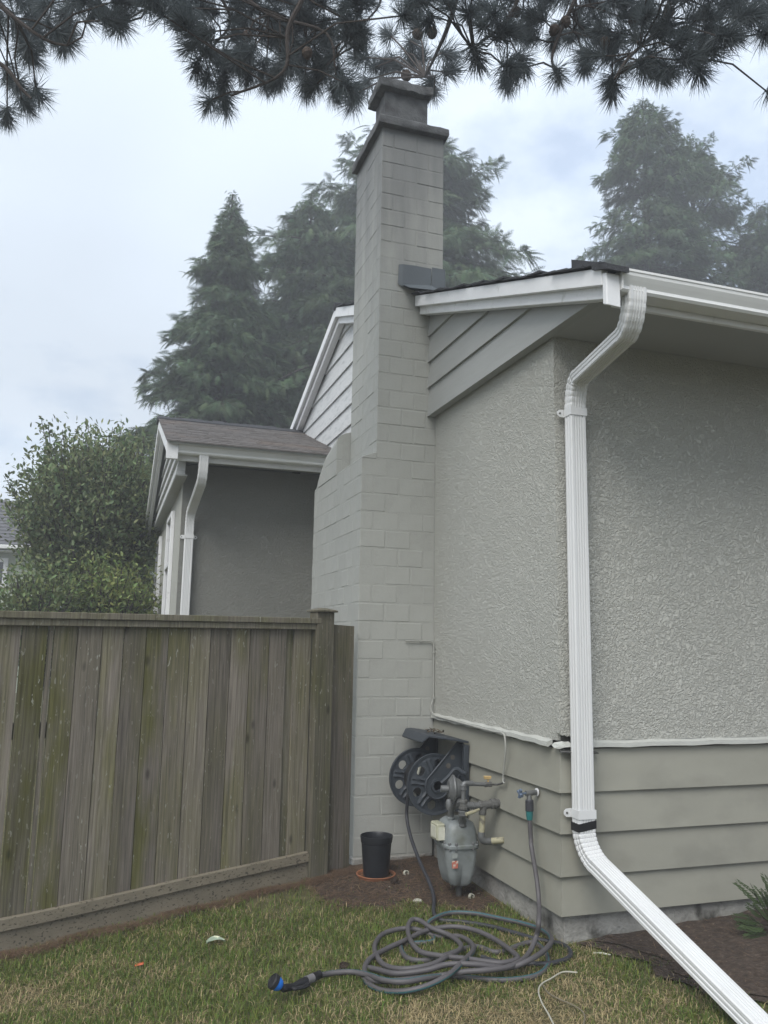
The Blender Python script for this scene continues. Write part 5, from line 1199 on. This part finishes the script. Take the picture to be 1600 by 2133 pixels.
# tufts round the chimney head hang beyond it
far = [(770,165,8.6),(742,195,8.4),(800,125,8.8),(835,140,8.8),(850,110,8.8),(880,130,8.8),(905,190,8.6),(900,165,8.6),(925,150,8.6),(815,75,8.4),(855,85,8.6),(780,140,8.8),(920,110,8.4),(870,60,8.0),(765,120,8.6)]
tufts = far + [(x, y - 14, d) for x, y, d in tufts]
tw_ = MB(); ncones = 0
for (x, y, dep) in tufts:
    if len(pine.children) > 345: break
    z_ = (1.0 if dep is None else dep / 5.1)
    d_ = dep if dep else 4.75 + .45 * math.sin(x * .011 + 1.3) + random.uniform(-.25, .35)
    P = ond(x, y, d_)
    best = None; bd = 1e9
    for Lp in Lm:
        for k, p in enumerate(Lp):
            dd = (p - P).length + (0 if p.z > P.z - .05 else .15)
            if dd < bd: bd = dd; best = p
    v = (P - best); ln_ = v.length
    mid = best + v*.5 + Vector((random.uniform(-.05,.05), random.uniform(-.05,.05), .06*ln_ + random.uniform(-.02,.03)))
    tw_.tube([best, mid, P], [.006*z_, .0055*z_, .0045*z_], 5)
    t_ = (P - mid).normalized() * .75 + Vector((random.uniform(-.4,.4), random.uniform(-.4,.4), random.uniform(-.5,.3)))
    o = shared(random.choice(TM), 'needle_tuft', pine, P, t_.to_track_quat('Z', 'Y').to_euler(), random.uniform(.78, 1.08) * z_)
tag(tw_.build('twigs', M['bark'], pine), kind='stuff')
for (x, y, d_) in ((846,157,8.7),(870,70,5.6),(1075,25,5),(745,55,5.1),(1178,45,5),(1320,45,4.8),(1362,60,4.8),(640,110,4.8),(515,75,4.9),(1260,88,4.8),(1155,62,5),(1395,25,4.8),(900,68,5.3)):
    P = ond(x, y, d_); r_ = .034 * (d_/5)
    MB().lathe([(.3*r_, -r_), (.9*r_, -.5*r_), (r_, .1*r_), (.7*r_, .8*r_), (.2*r_, 1.25*r_)], P, (random.uniform(-.5,.5), random.uniform(-.5,.5), -1), 9).build('cone', M['cone'], pine, smooth=False)

# ------------------------------------------------------------------ grass and dead needles
def dryness(x, y):
    a = np.exp(-(((x-1.35)/.55)**2 + ((y-3.35)/.30)**2)) + .75*np.exp(-(((x-2.0)/.35)**2 + ((y-3.25)/.35)**2)) + .5*np.exp(-(((x-2.15)/.25)**2 + ((y-3.85)/.18)**2)) + .55*np.exp(-(((x+.2)/.45)**2 + ((y-4.35)/.25)**2))
    return np.clip(a + .28*np.sin(x*9+1.2)*np.sin(y*11+.4) + .18*np.sin(x*23)*np.sin(y*19), 0, 1)
N = 150000
gx = RNG.uniform(-.9, 3.1, N); gy = RNG.uniform(2.5, 5.75, N)
fx = (gx - FB.x)*FN.x + (gy - FB.y)*FN.y
be = np.array([bed_edge(v) for v in gy])
keep = (fx > .03) & (gx < be + RNG.normal(-.02, .05, N)) & ~((gy > 3.93) & (gx > 2.31))
lz = np.array([litter_zone(a, b) for a, b in zip(gx, gy)]); keep &= (~lz) | (RNG.random(N) < .03)
near = np.clip((gy - (4.9 - .2*(2.3-gx))) / .5, 0, 1) * (gx > .9); keep &= RNG.random(N) > near * .8
keep &= (fx > .16) | (RNG.random(N) < .35)
dry = dryness(gx, gy)
gx, gy, dry = gx[keep], gy[keep], dry[keep]; N = len(gx)
gzv = np.clip(.053*(gx-2.324) + .008*(gy-3.951), -.25, .16)
ang = RNG.uniform(0, 2*np.pi, N); hgt = RNG.uniform(.018, .048, N) * (1 - .35*dry); lean = RNG.uniform(.1, 1.5, N) * (1 + .8*dry)
dx, dy = np.cos(ang), np.sin(ang); wdt = RNG.uniform(.0011, .0023, N)
V = np.zeros((N, 5, 3)); b = np.stack([gx, gy, gzv - .002], 1); sd_ = np.stack([-dy, dx, 0*dx], 1) * wdt[:, None]
mid = b + np.stack([dx*hgt*lean*.35, dy*hgt*lean*.35, hgt*.62], 1); tip = b + np.stack([dx*hgt*lean, dy*hgt*lean, hgt*(1.0 - .25*np.minimum(lean,2))], 1)
V[:,0] = b - sd_; V[:,1] = b + sd_; V[:,2] = mid + sd_*.8; V[:,3] = mid - sd_*.8; V[:,4] = tip
T = np.array([(0,1,2),(0,2,3),(3,2,4)]); T = (T[None] + (np.arange(N)*5)[:,None,None]).reshape(-1,3)
isdry = RNG.random(N) < (.13 + .82*dry)
cg = np.array([.122,.172,.036]) * RNG.uniform(.6,1.35,(N,1)) * np.stack([RNG.uniform(.8,1.25,N), np.ones(N), np.ones(N)],1); cdry = np.array([.42,.34,.19]) * RNG.uniform(.55,1.25,(N,1))
tint = np.where(isdry[:,None], cdry, cg)
o = np_mesh('grass', V.reshape(-1,3), T, M['grass'], None, np.repeat(tint, 5, 0)); tag(o, kind='stuff')
N = 26000
sx = RNG.uniform(-.9, 4.2, N); sy = RNG.uniform(2.3, 5.75, N); fx = (sx-FB.x)*FN.x + (sy-FB.y)*FN.y
be = np.array([bed_edge(v) for v in sy]); lz = np.array([litter_zone(a, b_) for a, b_ in zip(sx, sy)])
nearf = (fx > .015) & (fx < .05 + .10*RNG.random(N)); inbed = (sx > be) & (sy < 3.92)
keep = (fx > .015) & ((lz & (RNG.random(N) < 1.0)) | (nearf & (sx < 1.5)) | (inbed & (RNG.random(N) < .22)) | (RNG.random(N) < .03)) & ~((sy > 3.92) & (sx > 2.30))
sx, sy = sx[keep], sy[keep]
k_ = 5200; s__ = RNG.uniform(-2.3, .25, k_); o_ = .02 + np.abs(RNG.normal(0, .05, k_)) + .05*np.sin(s__*6)**2
sx = np.concatenate([sx, FB.x + FD.x*s__ + FN.x*o_]); sy = np.concatenate([sy, FB.y + FD.y*s__ + FN.y*o_])
k_ = 3500; ax_ = RNG.uniform(1.3, 2.3, k_); ay_ = RNG.uniform(4.4, 5.7, k_); ok_ = (ay_ < 5.71) & (ay_ > 4.5 + .5*np.maximum(0, 2.1-ax_)); sx = np.concatenate([sx, ax_[ok_]]); sy = np.concatenate([sy, ay_[ok_]])
N = len(sx); a = RNG.uniform(0, 2*np.pi, N); l = RNG.uniform(.03, .075, N)
c = np.stack([sx, sy, np.clip(.053*(sx-2.324)+.008*(sy-3.951), -.25, .16) + RNG.uniform(.012, .024, N)], 1)
d_ = np.stack([np.cos(a)*l, np.sin(a)*l, RNG.normal(0,.006,N)], 1); s_ = np.stack([-np.sin(a), np.cos(a), 0*a], 1) * .0011
V = np.stack([c-d_, c+s_, c+d_, c-s_], 1); T = (np.array([(0,1,2),(0,2,3)])[None] + (np.arange(N)*4)[:,None,None]).reshape(-1,3)
tn = np.array([.15,.098,.062]) * RNG.uniform(.4,1.5,(N,1))
o = np_mesh('fallen_needles', V.reshape(-1,3), T, M['straw'], None, np.repeat(tn, 4, 0)); tag(o, kind='stuff')

# ------------------------------------------------------------------ added haze volume, mimics lens veil
if LENS_VEIL_HAZE > 0:
    hm = bpy.data.materials.new('lens_veil_haze'); hm.use_nodes = True; t = hm.node_tree; t.nodes.clear()
    ou = nn(t, 'ShaderNodeOutputMaterial'); pv = nn(t, 'ShaderNodeVolumePrincipled'); pv.inputs['Color'].default_value = (.93, .96, 1, 1); pv.inputs['Density'].default_value = LENS_VEIL_HAZE; pv.inputs['Anisotropy'].default_value = .1
    t.links.new(pv.outputs[0], ou.inputs['Volume'])
    o = MB().box(-160, 160, -160, 160, -1.6, 18).build('lens_veil_haze', hm); tag(o, kind='stuff')
